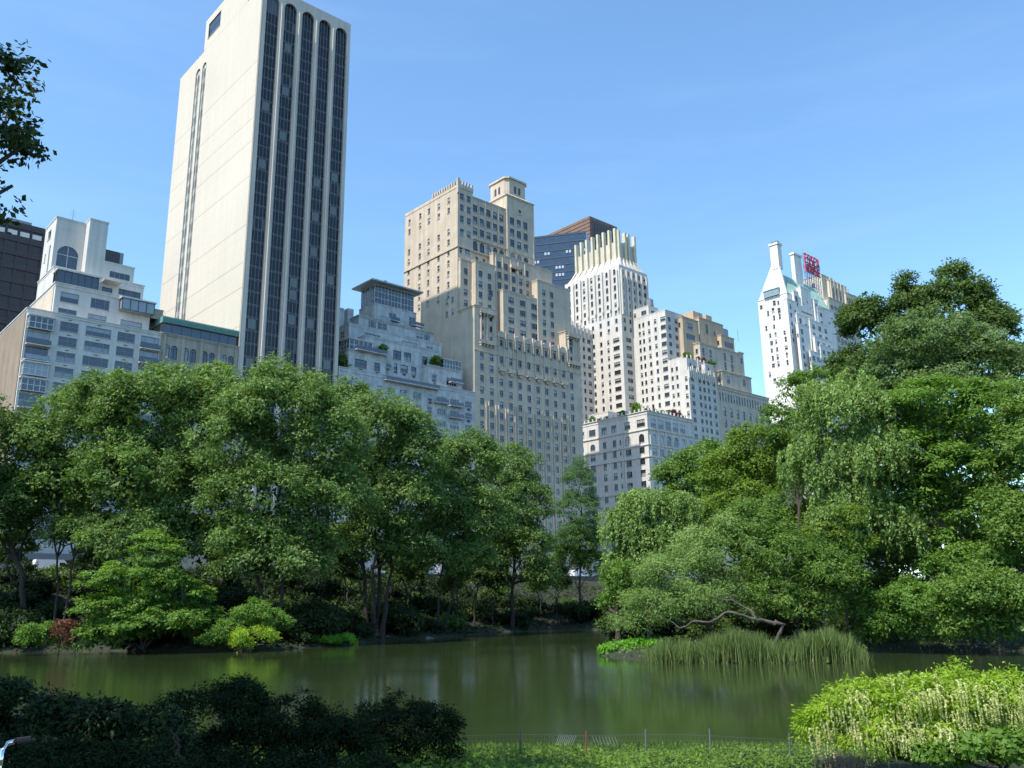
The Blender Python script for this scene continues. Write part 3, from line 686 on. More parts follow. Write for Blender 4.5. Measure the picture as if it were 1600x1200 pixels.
# tier behind, above the middle bays
def px_mass(fn, x0, y0, x1, t, zb, t1, N=(), **k):
    s0, z = fn(x0, y0, t); s1 = fn(x1, y0+(x1-x0)*.26, t)[0]
    b.mass(s0, s1, t, t1, zb, z, M_tan, N=N, frame=M_frameD, **k); return s0, s1, z
tt = T0+3.5
s0, z1 = h5(880, 975, tt); s1 = h5(1165, 1050, tt)[0]
cols = [h6(x, 60, tt)[0] for x in (632, 700, 766)]
b.mass(s0, s1, tt, 215, 78.62, z1, M_tan, N=[(c, z, 2.4, 1.9, 'pair') for c in cols for z in frange(z1-3.2, 83, -3.3)], par=.6, cope=.2, copemat=M_tanL, frame=M_frameD)
zA = z1
s0, z1 = h5(665, 745, T0+5); s1 = h5(820, 790, T0+5)[0]
b.mass(s0, s1, T0+5, 215, 78.62, z1, M_tan, N=[(c, z, 1.5, 2.0, 'sash') for c in (s0+2.0, s0+5.6) for z in frange(z1-4.5, 83, -3.4)]+[(s1-2.0, zA-2, 1.8, 2, 'pair')], par=.5, cope=.2, copemat=M_tanL, frame=M_frameD)
zB, sB0, sB1 = z1, s0, s1
s0, z1 = h5(560, 735, T0+7); 
b.mass(153.3, sB0-.02, T0+7, 215, 78.62, z1, M_tan, N=[(sB0-2.2, z, 1.5, 2.0, 'sash') for z in frange(z1-4.2, 83, -3.4)], par=.4, cope=.2, copemat=M_tanL, frame=M_frameD)
s0, z1 = h5(1165, 905, T0+3); s1 = h5(1300, 950, T0+3)[0]
b.mass(s0-1, 196.8, T0+3, 215, 78.62, z1, M_tan, N=[(c, z, 1.5, 2.0, 'sash') for c in (s0+1.8, s0+5.4) for z in frange(z1-4.2, 83, -3.4)], E=[(T0+4.5, 92, 1.0, 1.8, 'sash')], par=.5, cope=.2, copemat=M_tanL, frame=M_frameD)
s0, z1 = h5(820, 665, T0+6); s1 = 191.0
cols = [h5(x, 800, T0+6)[0] for x in (850, 903, 962, 1015, 1065)]
b.mass(sB1+.02, 191.5, T0+6, 215, 78.62, z1-1.0, M_tan, N=[(c, z, 1.6, 2.2, 'sash') for c in cols for z in frange(z1-5.2, 88, -3.5)], par=.4, cope=.2, copemat=M_tanL, frame=M_frameD)
for c in (cols[0]-1.7, cols[1]-1.8, cols[1]+1.6, cols[2]+1.6, cols[3]+1.6): b.box('pier', c, c+.4, T0+5.6, T0+5.998, 88, z1-1.2, M_tanL)
b.box('ornate_balcony', cols[2]-2, cols[2]+2, T0+4.7, T0+5.59, z1-4.2, z1-3.2, M_tanL)
# main slab
EC = [E_(610+x/5, 260+y/5, 153.0) for x, y in ((455, 345), (378, 390), (300, 425), (232, 462), (148, 510))]
ew = []
for i, (t, z) in enumerate(EC):
    for zz in (z+6.9, z+3.45, z, z-7.2, z-10.7, z-14.2, z-17.7, z-21.2, z-24.7, z-28.2):
        if not (i in (2,) and zz > z+6): ew.append((t, zz-1.0, 1.25, 1.9, 'sash'))
for x, y in ((440, 1060), (485, 1040), (440, 1155), (485, 1135)):
    t, z = E_(610+x/5, 260+y/5, 153.0); ew.append((t, z-1.0, 1.1, 1.9, 'sash'))
TT = T0+8
ew = [e for e in ew if e[0] > TT+.8 and e[0] < 222]
b.mass(153.0, 159.0, TT, 222.5, 78.62, 131.0, M_tan, E=ew, N=[(c, z, 1.7, 2.2, 'sash') for c in (154.7, 157.5) for z in (127.2, 123.4, 119.6, 115.2)]+[(154.3, 109.3, 1.1, 2.2, 'sash'), (156.9, 109.3, 1.9, 2.2, 'pair')], par=0, frame=M_frameW)
b.mass(159.02, 173.2, TT+.5, 222.5, 78.62, 129.4, M_tan, N=[(160.4+2.75*k, z, 1.75, 2.4, 'sash') for k in range(5) for z in (125.0, 121.0, 117.2)]+[(160.4+2.75*k, 111.7, 1.9, 3.4, 'arch') for k in range(5)]+[(161.0+2.9*k, 108.0, 1.1, 2.0, 'sash') for k in range(4)], par=.4, cope=.25, copemat=M_tanL, frame=M_frameD)
for k in range(6): b.box('pier', 158.98+2.75*k, 159.12+2.75*k+.12, TT+.2, TT+.498, 115.6, 129.2, M_tanL)
b.mass(173.25, 185.4, TT, 208, 78.62, 134.6, M_tan, N=[(175.6+3.0*k, z, 1.85, 2.5, 'sash') for k in range(3) for z in (125.0, 121.0, 117.2)]+[(175.6+3.0*k, 111.7, 2.0, 3.4, 'arch') for k in range(3)], par=.4, cope=.35, copemat=M_tanL, frame=M_frameD)
for x in (173.3, 184.9): b.box('pier', x, x+.45, TT-.25, TT-.002, 108, 134.4, M_tanL)
mb = MB(); n = 20
mb.prism([(179.0+1.3*cos(2*pi*k/n), 130.6+1.3*sin(2*pi*k/n)) for k in range(n)], TT-.18, TT-.002, 0)
mb.prism([(179.0+.65*cos(2*pi*k/n), 130.6+.65*sin(2*pi*k/n)) for k in range(n)], TT-.20, TT-.181, 1)
b.part(mb, 'round_window', [M_tanL, M_frameD])
b.box('string_course', 152.7, 185.6, TT-.3, TT-.002, 111.0, 111.4, M_tanL)
b.box('string_course', 152.7, 152.998, TT+.0, 222.6, 111.0, 111.4, M_tanL)
b.box('arched_band', 159.0, 185.5, TT+.1-.3, TT-.02, 115.4, 115.8, M_tanL)
mb = MB(); mb.box(152.9, 159.1, TT-.2, TT+.3, 131.01, 132.0); mb.box(152.9, 153.3, TT+.31, 222.4, 131.01, 132.0); b.part(mb, 'parapet', M_tanL)
for k in range(11): b.box('merlon', 152.85, 153.35, TT+.2+k*1.25, TT+.2+k*1.25+.6, 132.01, 133.5, M_tanL)
for k in range(5): b.box('merlon', 153.6+k*1.2, 154.2+k*1.2, TT-.22, TT+.28, 132.01, 133.5, M_tanL)
b.box('corner_pylon', 152.7, 153.5, TT-.4, TT+.19, 129, 134.2, M_tanL)
b.box('water_tank_house', 154, 162, 214, 222, 131.02, 132.6, M_tan)
# lantern
mb = MB(); lc = (179.3, TT+6.0)
def octa(r, ch): return [(lc[0]-r, lc[1]-r+ch), (lc[0]-r+ch, lc[1]-r), (lc[0]+r-ch, lc[1]-r), (lc[0]+r, lc[1]-r+ch), (lc[0]+r, lc[1]+r-ch), (lc[0]+r-ch, lc[1]+r), (lc[0]-r+ch, lc[1]+r), (lc[0]-r, lc[1]+r-ch)]
def ringwall(r0, c0, z0, r1, c1, z1, m=0):
    a, c = octa(r0, c0), octa(r1, c1)
    for k in range(8):
        j = (k+1) % 8; mb.quad((*a[k], z0), (*a[j], z0), (*c[j], z1), (*c[k], z1), m)
ringwall(6.2, .4, 135.0, 5.3, 1.2, 136.2, 1); ringwall(4.7, 1.2, 136.2, 4.7, 1.2, 142.2); ringwall(5.1, 1.2, 142.2, 5.1, 1.2, 142.8, 1); ringwall(5.1, 1.2, 142.8, .5, .1, 145.6, 2)
mb.poly([(*p, 142.2) for p in octa(5.1, 1.2)], 1)
b.part(mb, 'lantern', [M_tan, M_tanL, M_essex])
for dx in (-.95, .95):
    for side in 'NE':
        mb = MB(); n = 6; arc = [(.5*cos(pi*k/n), 2.2+.5*sin(pi*k/n)) for k in range(n+1)]
        if side == 'N': mb.poly([(lc[0]+dx+x, lc[1]-4.72, 137.4+z) for x, z in [(-.5, 0), (.5, 0)]+arc])
        else: mb.poly([(lc[0]-4.72, lc[1]+dx+x, 137.4+z) for x, z in [(-.5, 0), (.5, 0)]+arc])
        b.part(mb, 'lantern_window', M_frameD)
b.finish(cap=298)
# -- blue glass slab and brown roofed tower behind
b = Bld('glass_slab', 'dark blue glass office slab showing between the tan hotel and the white spired tower', 0.0, 0.0, 0.0)
gc = D_(866, 366, 430); b.root.location = (gc.x, gc.y, 0); b.root.rotation_euler = (0, 0, radians(-14))
z1 = gc.z; s0, s1 = -24.0, 17.0
M_blue = glassmat('blue curtain wall', (0.022, 0.042, 0.075), (0.02, 0.04, 0.07), 0.0, 1.6, 0.15)
b.box('wall', s0, s1, .3, 22, 5, z1, M_blue)
for k in range(30): b.box('floor_band', s0-.1, s1+.1, .1, .29, z1-1-4.2*k, z1-.5-4.2*k, M_frameD)
random.seed(3); M_litw = plain('lit office window', (0.38, 0.44, 0.50), 0.3)  # lit look of the panes put into a pale colour
pan = MB(); pan.box(0, 1.1, 0, .12, 0, 1.5); panm = pan.mesh('pane', M_litw)
for r in range(3, 30):
    x = s0+1; on = random.random() < .85
    while x < s1-4:
        if on and random.random() < .5:
            for q in range(random.choice([2, 3])): link('pane', panm, b.root, b.L(x+q*1.7, .08, z1-4.2*r+1.2))
        x += 5.8
b = Bld('brown_topped_tower', 'tower with a sloping brown metal crown rising behind the blue glass slab', 300.0, 356.0)
s0, z1 = N_(921, 338, 352); t1, _ = E_(850, 370, s0)
z1 = min(z1, z1)
b.box('wall', s0, s0+26, 352, 420, STREET, z1-16, M_dark)
b.box('crown', s0-.5, s0+26.5, 351.5, 421, z1-15.98, z1, M_brown)
for k in range(6): b.box('cladding_rib', s0-.75, s0-.502, 351.4, 421.1, z1-15+k*2.6, z1-14.5+k*2.6, M_brown)
for k in range(9): b.box('louver', s0+1+k*2.8, s0+2.6+k*2.8, 351.2, 351.498, z1-13, z1-2, M_frameD)

# -- white spired tower (two wings and a low stepped block)
b = Bld('spired_tower', 'white brick tower with buttressed shoulders and a crown of pale gold fins', 230.0, 205.0)
Wt = M_cream
t0, sE, sW, tB = 212.0, 249.4, 267.0, 242.5
h7 = lambda x, y, t: N_(820+x/4, 320+y/4, t)
e7 = lambda x, y: E_(820+x/4, 320+y/4, sE)
rows = frange(104.0, 50, -3.3)
Ecols = [(e7(565, 700)[0], 3.2, 'tri'), (e7(515, 700)[0], 1.1, 'sash'), (e7(470, 680)[0], 1.2, 'sash'), (e7(425, 690)[0], 1.1, 'sash'), (e7(380, 660)[0], 1.2, 'sash'), (e7(337, 650)[0], 1.1, 'sash'), (e7(290, 650)[0], 3.0, 'tri')]
ops = [(c, z, ww, 1.75, k) for c, ww, k in Ecols for z in rows]
nc = [sE+3.6, sE+9.3, sE+14.0]
nops = [(sE+3.9, z, 3.0, 1.75, 'wide') for z in rows]+[(sE+10.6, z, 2.8, 1.75, 'wide') for z in rows]
b.mass(sE, sW, t0, tB, STREET, 107.6, Wt, N=nops, E=ops, par=0, frame=M_frameD)
up = frange(108.4, 133, 3.4)
b.mass(sE, sW, t0+.01, tB, 107.6, 136.0, Wt, N=[(sE+2.0+3.4*k, z, 1.3, 1.9, 'sash') for k in range(5) for z in up], E=[(c, z, 1.2, 1.9 if z < 120 else 2.3, 'sash' if (i+j) % 4 else 'arch') for i, c in enumerate(lin(t0+2.6, tB-2.6, 7)) for j, z in enumerate(up)], par=0, frame=M_frameD, name='shoulder_wall')
# buttresses and tapering shoulder
def slope_block(s0, s1, t0_, t1_, z0, s2, s3, t2, t3, z1, mat, name):
    mb = MB(); a = [(s0, t0_, z0), (s1, t0_, z0), (s1, t1_, z0), (s0, t1_, z0)]; c = [(s2, t2, z1), (s3, t2, z1), (s3, t3, z1), (s2, t3, z1)]
    for k in range(4): j = (k+1) % 4; mb.quad(a[k], a[j], c[j], c[k])
    mb.quad(*c); return b.part(mb, name, mat)
slope_block(sE+.6, sW-.6, t0+.6, tB-.6, 136.0, sE+3.0, sW-3.0, t0+3.0, tB-4.0, 140.5, M_cream, 'shoulder')
b.box('crown_base', sE+3.4, sW-3.4, t0+3.4, tB-4.4, 140.51, 148.0, M_cream)
for k, t in enumerate(lin(t0+1.0, tB-1.0, 8)):
    top = 133.5+ (1.5 if 0 < k < 7 else 0)
    b.box('buttress', sE-.7, sE-.002, t-.42, t+.42, 117.5, top, M_cream)
    b.box('buttress_foot', sE-1.05, sE-.702, t-.3, t+.3, 116.6, 118.0, M_cream)
    mb = MB(); tt_ = t0+3.7+(tB-t0-8.4)*k/7
    mb.v = [(sE-.7, t-.4, 133), (sE-.7, t+.4, 133), (sE+.4, t+.4, 133), (sE+.4, t-.4, 133), (sE+2.4, tt_-.35, 141.0), (sE+2.4, tt_+.35, 141.0), (sE+3.39, tt_+.35, 140.6), (sE+3.39, tt_-.35, 140.6)]
    mb.f = [(0, 1, 5, 4), (1, 2, 6, 5), (3, 0, 4, 7), (4, 5, 6, 7)]; mb.m = [0]*4
    b.part(mb, 'flying_rib', M_cream)
    if k < 7 or True:
        zt = 152.5-abs(k-3)*.15
        b.box('gold_fin', sE+2.2, sE+3.8, tt_-.5, tt_+.5, 138.8, zt+1.4, M_gold)
for k, s in enumerate(lin(sE+1.0, sW-1.0, 6)):
    b.box('buttress', s-.42, s+.42, t0-.7, t0-.002, 115.0, 134.0, M_cream)
    mb = MB(); ss = sE+3.9+(sW-sE-7.8)*k/5
    mb.v = [(s-.4, t0-.7, 133), (s+.4, t0-.7, 133), (s+.4, t0+.4, 133), (s-.4, t0+.4, 133), (ss-.35, t0+2.4, 141.0), (ss+.35, t0+2.4, 141.0), (ss+.35, t0+3.39, 140.6), (ss-.35, t0+3.39, 140.6)]
    mb.f = [(0, 1, 5, 4), (1, 2, 6, 5), (3, 0, 4, 7), (4, 5, 6, 7)]; mb.m = [0]*4
    b.part(mb, 'flying_rib', M_cream)
    if k in (0, 2, 3, 5): b.box('gold_fin', ss-.5, ss+.5, t0+2.3, t0+3.8, 138.8, 152.6, M_gold)
for s in (sE+7.3, sE+14.2): b.box('pier', s-.2, s+.2, t0-.3, t0-.002, 40, 107, Wt)
b.box('pier', sE-.25, sE+.4, t0-.27, t0-.003, 40, 115, Wt)
# rear wing left of the tower, seen above the low ornate house
tw = 228.0
s0, z1 = N_(871, 497, tw)
cols = lin(s0+2.5, sE-2, 6)
b.mass(s0-6, sE-.02, tw, tw+16, STREET, 111.5, Wt, N=[(c, z, 1.9 if i % 2 else 1.2, 1.8, 'pair' if i % 2 else 'sash') for i, c in enumerate(cols) for z in frange(106, 58, -3.5)], par=.6, cope=0, frame=M_frameD)
for k in range(9): b.box('crest_fin', s0+.5+k*2.3, s0+1.2+k*2.3, tw-.5, tw-.002, 109.0-k*.2, 114.5-k*.3, Wt)
b.mass(233, 243.5, 206.5, 216, STREET, 72.0, Wt, E=[(209, 66, 1.3, 1.8, 'sash'), (212.5, 66, 1.3, 1.8, 'sash')], par=.3, cope=.1)
b.finish()

# -- white stepped block beside it, reaching the street
b = Bld('stepped_white_block', 'white stepped brick block between the spired tower and the beige setback building', 256.0, T0)
sE = 256.0
e8 = lambda x, y: E_(880+x/3.7515, 460+y/3.7515, sE)
n8 = lambda x, y, t: N_(880+x/3.7515, 460+y/3.7515, t)
ta = T0+9.5
zA = n8(600, 100, ta)[1]
ec = [(e8(585, 165)[0], 2.4, 'pair'), (e8(540, 180)[0], 1.1, 'sash'), (e8(503, 190)[0], 1.1, 'sash'), (e8(470, 195)[0], 1.0, 'sash'), (e8(448, 205)[0], 1.0, 'sash')]
b.mass(sE, 267.5, ta, 213, STREET, zA, Wt, E=[(c, z, ww, 1.75, k) for c, ww, k in ec for z in frange(zA-3.6, 60, -3.35) if c > ta+1], N=[(c, z, 1.9, 1.75, 'pair') for c in (258.3, 262.5) for z in frange(zA-3.6, 88, -3.35)], par=.6, cope=.1, frame=M_frameD)
b.mass(sE+.02, 262, 203.5, 213, zA+.02, zA+4.0, Wt, N=[(258.6, zA+1.3, 2.2, 1.7, 'pair')], E=[(206, zA+1.3, 2.6, 1.7, 'tri'), (210.5, zA+1.3, 1.2, 1.7, 'sash')], par=.5, cope=.1)
s0, zB = n8(715, 255, T0+1.0)
zB = 92.5
b.mass(sE-.3, 275.0, T0+2.4, ta-.02, STREET, zB, Wt, N=[(258.0, z, 1.9, 1.75, 'pair') for z in frange(zB-3.2, 60, -3.35)]+[(262.2, z, 2.6, 1.75, 'tri') for z in frange(zB-3.2, 60, -3.35)]+[(266.4+3.2*q, z, 1.5, 1.75, 'sash') for q in range(3) for z in frange(zB-3.2, 60, -3.35)], E=[(T0+5.4, z, 1.0, 1.6, 'sash') for z in frange(zB-4, 60, -3.35)]+[(T0+7.6, z, 1.0, 1.6, 'sash') for z in frange(zB-4, 60, -3.35)], par=.6, cope=.05, frame=M_frameD)
zC = n8(735, 400, T0)[1]
b.mass(sE-.6, 272.8, T0, T0+2.38, STREET, zC-3.5, Wt, N=[(c, z, ww, 1.7, k) for c, ww, k in ((257.6, 1.9, 'pair'), (262.0, 1.5, 'pair'), (264.8, 1.5, 'pair'), (267.5, 1.5, 'pair'), (271.0, 1.8, 'pair')) for z in frange(zC-6.8, 48, -3.1)], E=[(T0+1.2, z, 1.1, 1.7, 'sash') for z in frange(zC-6.8, 48, -3.3)], par=.6, cope=.05, frame=M_frameD)
b.mass(sE-.55, 259.6, T0+.5, T0+2.38, zC-2.85, zC+1.5, Wt, N=[(257.6, zC-2.2, 1.2, 2.6, 'arch')], par=.5, cope=0)
b.mass(266.6, 270.5, T0+.3, T0+2.38, zC-2.85, zC+1.0, Wt, N=[(268.6, zC-2.2, 1.2, 2.6, 'arch')], par=.5, cope=0)
for k in range(14): b.box('crest_fin', sE-.6+k*1.22, sE-.2+k*1.22, T0-.35, T0-.002, zC-6.0+(k % 2)*.5, zC-1.8+(k % 3)*.5, Wt)
for s, z in ((257.9, zB+1.2), (260.4, zB+1.6), (264.5, zB+1.0), (268.5, zB+.8)): b.box('crest_fin', s, s+.6, T0+2.0, T0+2.39, z-6, z+.8, Wt)
b.finish()

# -- beige setback building with orange penthouse
b = Bld('beige_setback_building', 'beige building with balustraded setbacks and an orange brick penthouse storey', 274.5, T0)
ops = [(277.4+4.3*k, z, 1.7, 2.0 if z < 70 else 2.6, 'ac') for k in range(8) for z in frange(74.0, 30, -4.3)]
b.mass(273.0, 309.0, T0+.3, 215, STREET, 78.2, M_beige, N=ops, par=0, frame=M_frameM)
b.mass(273.0, 309.0, T0+.32, 215, 78.2, 83.6, M_beige, N=[(275.0+1.85*k, 79.0, .95, 3.2, 'plain') for k in range(18)], par=1.0, cope=.5, frame=M_frameM, name='colonnade_wall')
n8 = lambda x, y, t: N_(880+x/3.7515, 460+y/3.7515, t)
def pm(x0, y0, x1, t, zb, t1, mat, N=(), **k):
    s0, z = n8(x0, y0, t); s1 = n8(x1, y0+(x1-x0)*.25, t)[0]
    b.mass(s0, s1, t, t1, zb, z, mat, N=[(s0+(s1-s0)*f, z-dz, ww, hh, kd) for f, dz, ww, hh, kd in N], E=[(t+1.6, z-3.6, 1.0, 1.9, 'sash')] if t1-t > 6 else (), frame=M_frameM, **k); return s0, s1, z
pm(930, 455, 1030, T0+2.2, 84.6, 212, M_beige, N=[(.35, 4.0, 2.0, 3.0, 'pair'), (.75, 8, 1.8, 2.0, 'ac')], par=.5, cope=.4)
pm(1030, 480, 1100, T0+2.4, 84.6, 212, M_beige, N=[(.4, 3.6, 2.0, 2.8, 'pair')], par=.5, cope=.4)
pm(800, 290, 920, T0+4.4, 84.6, 213, M_beige, N=[(f, 3.4+3.6*k, 1.6, 2.1, 'ac') for f in (.15, .5) for k in range(4)], par=.5, cope=.3)
pm(915, 320, 1030, T0+4.6, 84.6, 213, M_beige, N=[(f, 3.4+3.8*k, 1.6, 2.3, 'ac') for f in (.25, .6) for k in range(3)], par=.5, cope=.3)
pm(1028, 345, 1055, T0+4.8, 84.6, 213, M_beige, N=[(.5, 4, 1.4, 2.2, 'sash')], par=.5, cope=.3)
pm(925, 243, 1000, T0+7, 84.6, 213, M_orange, N=[(.55, 4.3, 6.0, 2.4, 'wide')], par=.4, cope=.2)
pm(698, 135, 790, T0+7.5, 84.6, 213, M_orange, N=[(.45, 3.8, 3.4, 2.2, 'tri'), (.45, 8.2, 5.6, 2.2, 'wide')], par=.4, cope=.2)
pm(795, 140, 935, T0+9.0, 84.6, 213, M_orange, N=[(.3, 5.5, 1.6, 4.0, 'pair'), (.62, 5.5, 1.2, 2.0, 'sash')], par=.4, cope=.2)
for x0, y0, x1 in ((760, 95, 815), (835, 118, 870)):
    s0, z = n8(x0, y0, T0+14); s1 = n8(x1, y0+10, T0+14)[0]; b.box('penthouse_block', s0, s1, T0+14, T0+19, 100, z, M_orange)
s0, z = n8(878, 178, T0+11); s1 = n8(965, 200, T0+11)[0]
mb = MB(); mb.box(s0, s1, T0+11, T0+18, 100, z); b.part(mb, 'dark_penthouse', M_frameM)
s1b = n8(1000, 262, T0+8)[0]
b.finish()

# -- low ornate house in front of the tower
b = Bld('ornate_corner_house', 'pale ornate eleven storey house with arched windows and a planted roof terrace', 230.0, T0)
sE = 230.0
e9 = lambda x, y: E_(880+x/3.7515, 460+y/3.7515, sE)
n9 = lambda x, y: N_(880+x/3.7515, 460+y/3.7515, T0)
M_low = wallmat('pale limestone front', (0.58, 0.54, 0.49), 0.85, 0.10, 0.3, 0.18, courses=0.8)
zt = 67.6
ops = []
for x, ww, kd in ((460, 2.2, 'pair'), (380, 2.4, 'tri')):
    t = e9(x, 860)[0]
    ops.append((t, zt-9.6, ww+.2, 3.0, 'arch'))
    for k in range(12): ops.append((t, zt-13.4-3.9*k, ww, 2.1, kd))
    ops.append((t, zt-4.1, 3.6 if x == 460 else 2.6, 2.6, 'tri'))
for x, ww, kd in ((300, 1.6, 'pair'), (242, 1.6, 'pair'), (172, 2.4, 'tri'), (110, 1.6, 'pair')):
    t = e9(x, 860)[0]
    ops.append((t, zt-4.1, ww+.8, 2.4, kd))
    for k in range(13): ops.append((t, zt-9.4-3.9*k, ww, 2.3, 'arch' if k == 0 and x in (172, 110) else kd))
t = e9(334, 850)[0]
ops += [(t, zt-9.0-3.9*k, .6, 1.6, 'plain') for k in range(11)]
nops = []
for k in range(6):
    s = 233.3+4.1*k
    nops.append((s, zt-4.4, 3.0, 3.0, 'tri')); nops.append((s, zt-10.0, 2.6, 3.4, 'arch'))
    for q in range(11): nops.append((s, zt-14.0-3.9*q, 2.4, 2.3, 'tri'))
b.mass(sE, 255.3, T0, 219.5, STREET, zt, M_low, N=nops, E=ops, par=1.0, cope=.45, frame=M_frameW, frameE=M_frameD)
for z in (zt-5.4, zt-15.0, zt-26.7, zt-11.0+.2):
    b.box('string_course', sE-.35, 255.4, T0-.35, T0-.002, z, z+.3, M_low); b.box('string_course', sE-.35, sE-.002, T0, 219.6, z, z+.3, M_low)
for k in range(7):
    s = 231.2+4.1*k
    if s < 255.2: b.box('pilaster', s-.3, s+.3, T0-.3, T0-.003, zt-14.6, zt-5.45, M_low)
t = e9(345, 800)[0]; b.box('quoin_strip', sE-.2, sE-.003, t-.25, t+.25, STREET, zt-5.5, M_low)
for k in range(16): b.box('baluster_block', sE-.35, sE+.15, T0+1+k*2.0, T0+1.5+k*2.0, zt+1.23, zt+2.2, M_low)
for k in range(12): b.box('baluster_block', sE+.6+k*2.05, sE+1.1+k*2.05, T0-.4, T0+.1, zt+1.23, zt+2.2, M_low)
b.finish(cap=298)

# -- white hotel with the steep copper roof
b = Bld('copper_roofed_hotel', 'white stepped hotel with a steep pale green copper roof and two tall chimneys', 337.0, 190.0)
tF = 192.0
sE = 340.0
hE = lambda x, y: E_(1160+x/4.285, 360+y/4.285, sE)
hN = lambda x, y, t: N_(1160+x/4.285, 360+y/4.285, t)
tb, zb_ = hE(103, 478); tf, zf = hE(298, 425)
zE = (zb_+zf)/2
ops = []
for x, y in ((125, 515), (213, 490), (240, 485), (172, 560), (205, 540), (245, 540), (212, 590), (250, 580), (160, 660), (212, 645), (186, 705), (222, 697), (282, 685), (290, 732), (226, 745), (195, 755), (293, 785), (232, 797), (196, 805), (298, 838), (236, 850), (204, 860), (302, 888), (242, 898), (207, 905), (184, 968), (217, 1012), (300, 515), (302, 565), (305, 620)):
    t, z = hE(x, y); ops.append((t, z-.9, 1.6 if x % 2 else 1.1, 1.9 if y % 2 else 2.4, 'sash'))
def clean(L):
    out = []
    for o in L:
        if all(abs(o[0]-p[0]) > (o[2]+p[2])/2+.05 or abs((o[1]+o[3]/2)-(p[1]+p[3]/2)) > (o[3]+p[3])/2+.05 for p in out): out.append(o)
    return out
b.mass(sE, sE+42, tf, tb, STREET, zE, M_hamp, E=clean(ops), par=.3, cope=.25, frame=M_frameW)
# gable with chimney
tc, zc0 = hE(247, 235); tc2, _ = hE(195, 235); zc = hE(220, 85)[1]
tl, zl = hE(118, 425)
mb = MB()
mb.poly([(sE, tb-.3, zE+.3), (sE, tf, zE+.3), (sE, tc, zc0), (sE, tc2, zc0+1.5)])
mb.poly([(sE+.8, tb-.3, zE+.3), (sE+.8, tf, zE+.3), (sE+.8, tc, zc0), (sE+.8, tc2, zc0+1.5)])
mb.quad((sE, tf, zE+.3), (sE+.8, tf, zE+.3), (sE+.8, tc, zc0), (sE, tc, zc0)); mb.quad((sE, tb-.3, zE+.3), (sE+.8, tb-.3, zE+.3), (sE+.8, tc2, zc0+1.5), (sE, tc2, zc0+1.5))
b.part(mb, 'gable', M_hamp)
zr = zc0-2.5; tm = (tc+tc2)/2
mb = MB()
mb.quad((sE+.81, tf-.3, zE+.35), (sE+38, tf-.3, zE+.35), (sE+34, tm, zr), (sE+.81, tm, zr)); mb.quad((sE+.81, tb, zE+.35), (sE+38, tb, zE+.35), (sE+34, tm, zr), (sE+.81, tm, zr))
mb.poly([(sE+38, tf-.3, zE+.35), (sE+38, tb, zE+.35), (sE+34, tm, zr)])
b.part(mb, 'copper_roof', M_patina)
mb = MB(); 
for k in range(24):
    x = sE+1.4+k*1.5
    mb.tube([(x, tf-.35, zE+.45), (min(x, sE+34), tm, zr+.1)], [.1, .1], 4)
b.part(mb, 'standing_seam', M_patina, kind='stuff')
b.box('chimney', sE-.2, sE+3.2, tc, tc2, zc0-1, zc-.8, M_hamp)
b.box('chimney_cap', sE-.6, sE+3.6, tc-.4, tc2+.4, zc-.79, zc+.2, M_hamp)
b.box('chimney_pot', sE+.6, sE+2.4, tc+.3, tc2-.3, zc+.21, zc+1.2, M_frameD)
s2, z2 = hN(330, 150, tm); s3 = hN(372, 160, tm)[0]
b.box('chimney', s2, s3+1.0, tm-.9, tm+.9, zr-7, z2-1.0, M_hamp); b.box('chimney_cap', s2-.4, s3+1.4, tm-1.3, tm+1.3, z2-.99, z2, M_hamp)
# dormer block and stepped front
def hm(x0, y0, x1, t, zb, t1, N=(), E=(), par=.4, mat=M_hamp):
    s0, z = hN(x0, y0, t); s1 = hN(x1, y0+(x1-x0)*.25, t)[0]
    b.mass(s0, s1, t, t1, zb, z, mat, N=[(s0+(s1-s0)*f, z-dz, ww, hh, kd) for f, dz, ww, hh, kd in N], E=[(t+q, z-dz, ww, hh, kd) for q, dz, ww, hh, kd in E], frame=M_frameM, par=par, cope=.2); return s0, s1, z
b_z = zE-30
hm(388, 380, 455, tf-.6, zE-6, tf+3.2, N=[(.2, 8.0, .8, .9, 'plain'), (.55, 6.5, .8, .9, 'plain'), (.8, 9, .8, .9, 'plain')], E=[(2.0, 9.5, 1.0, 1.2, 'sash')])
mb = MB(); s0, z = hN(345, 405, tf-1.2)
hm(342, 410, 372, tf-1.2, zE-12, tf+2, N=[(.5, 6.5, 2.2, 5.0, 'arch')])
hm(478, 465, 505, tf-1.2, zE-12, tf+2, N=[(.5, 5.5, 2.2, 4.2, 'arch')])
hm(500, 520, 545, tf-1.4, zE-20, tf+2, N=[(.5, 3.6, 2.4, 1.8, 'pair'), (.5, 7.6, 2.4, 1.8, 'pair'), (.5, 11.6, 2.4, 1.8, 'pair')])
hm(298, 462, 362, tf-1.6, STREET, tf-.02, N=[(.3, 3.8+3.9*k, 1.7, 2.0, 'sash') for k in range(5)]+[(.78, 5.6+3.9*k, 1.7, 2.0, 'sash') for k in range(4)])
hm(362, 560, 440, tf-2.2, STREET, tf-1.62, N=[(.3, 4.0, 2.2, 2.8, 'arch'), (.75, 5.4, 2.0, 2.4, 'arch')])
hm(450, 600, 575, tf-3.0, STREET, tf-2.22, N=[(f, 3.6+3.9*k, 2.6, 2.2, 'pair') for f in (.18, .5, .82) for k in range(4)])
hm(372, 625, 445, tf-4.2, STREET, tf-3.02, N=[(f, 4.2+3.8*k, 2.0, 2.2, 'pair') for f in (.3,) for k in range(8)], E=[(.6, 6, .7, 1.6, 'sash')])
hm(483, 712, 600, tf-5.4, STREET, tf-4.22, N=[(f, 3.8+3.9*k, 2.6, 2.2, 'pair') for f in (.2, .5, .8) for k in range(4)])
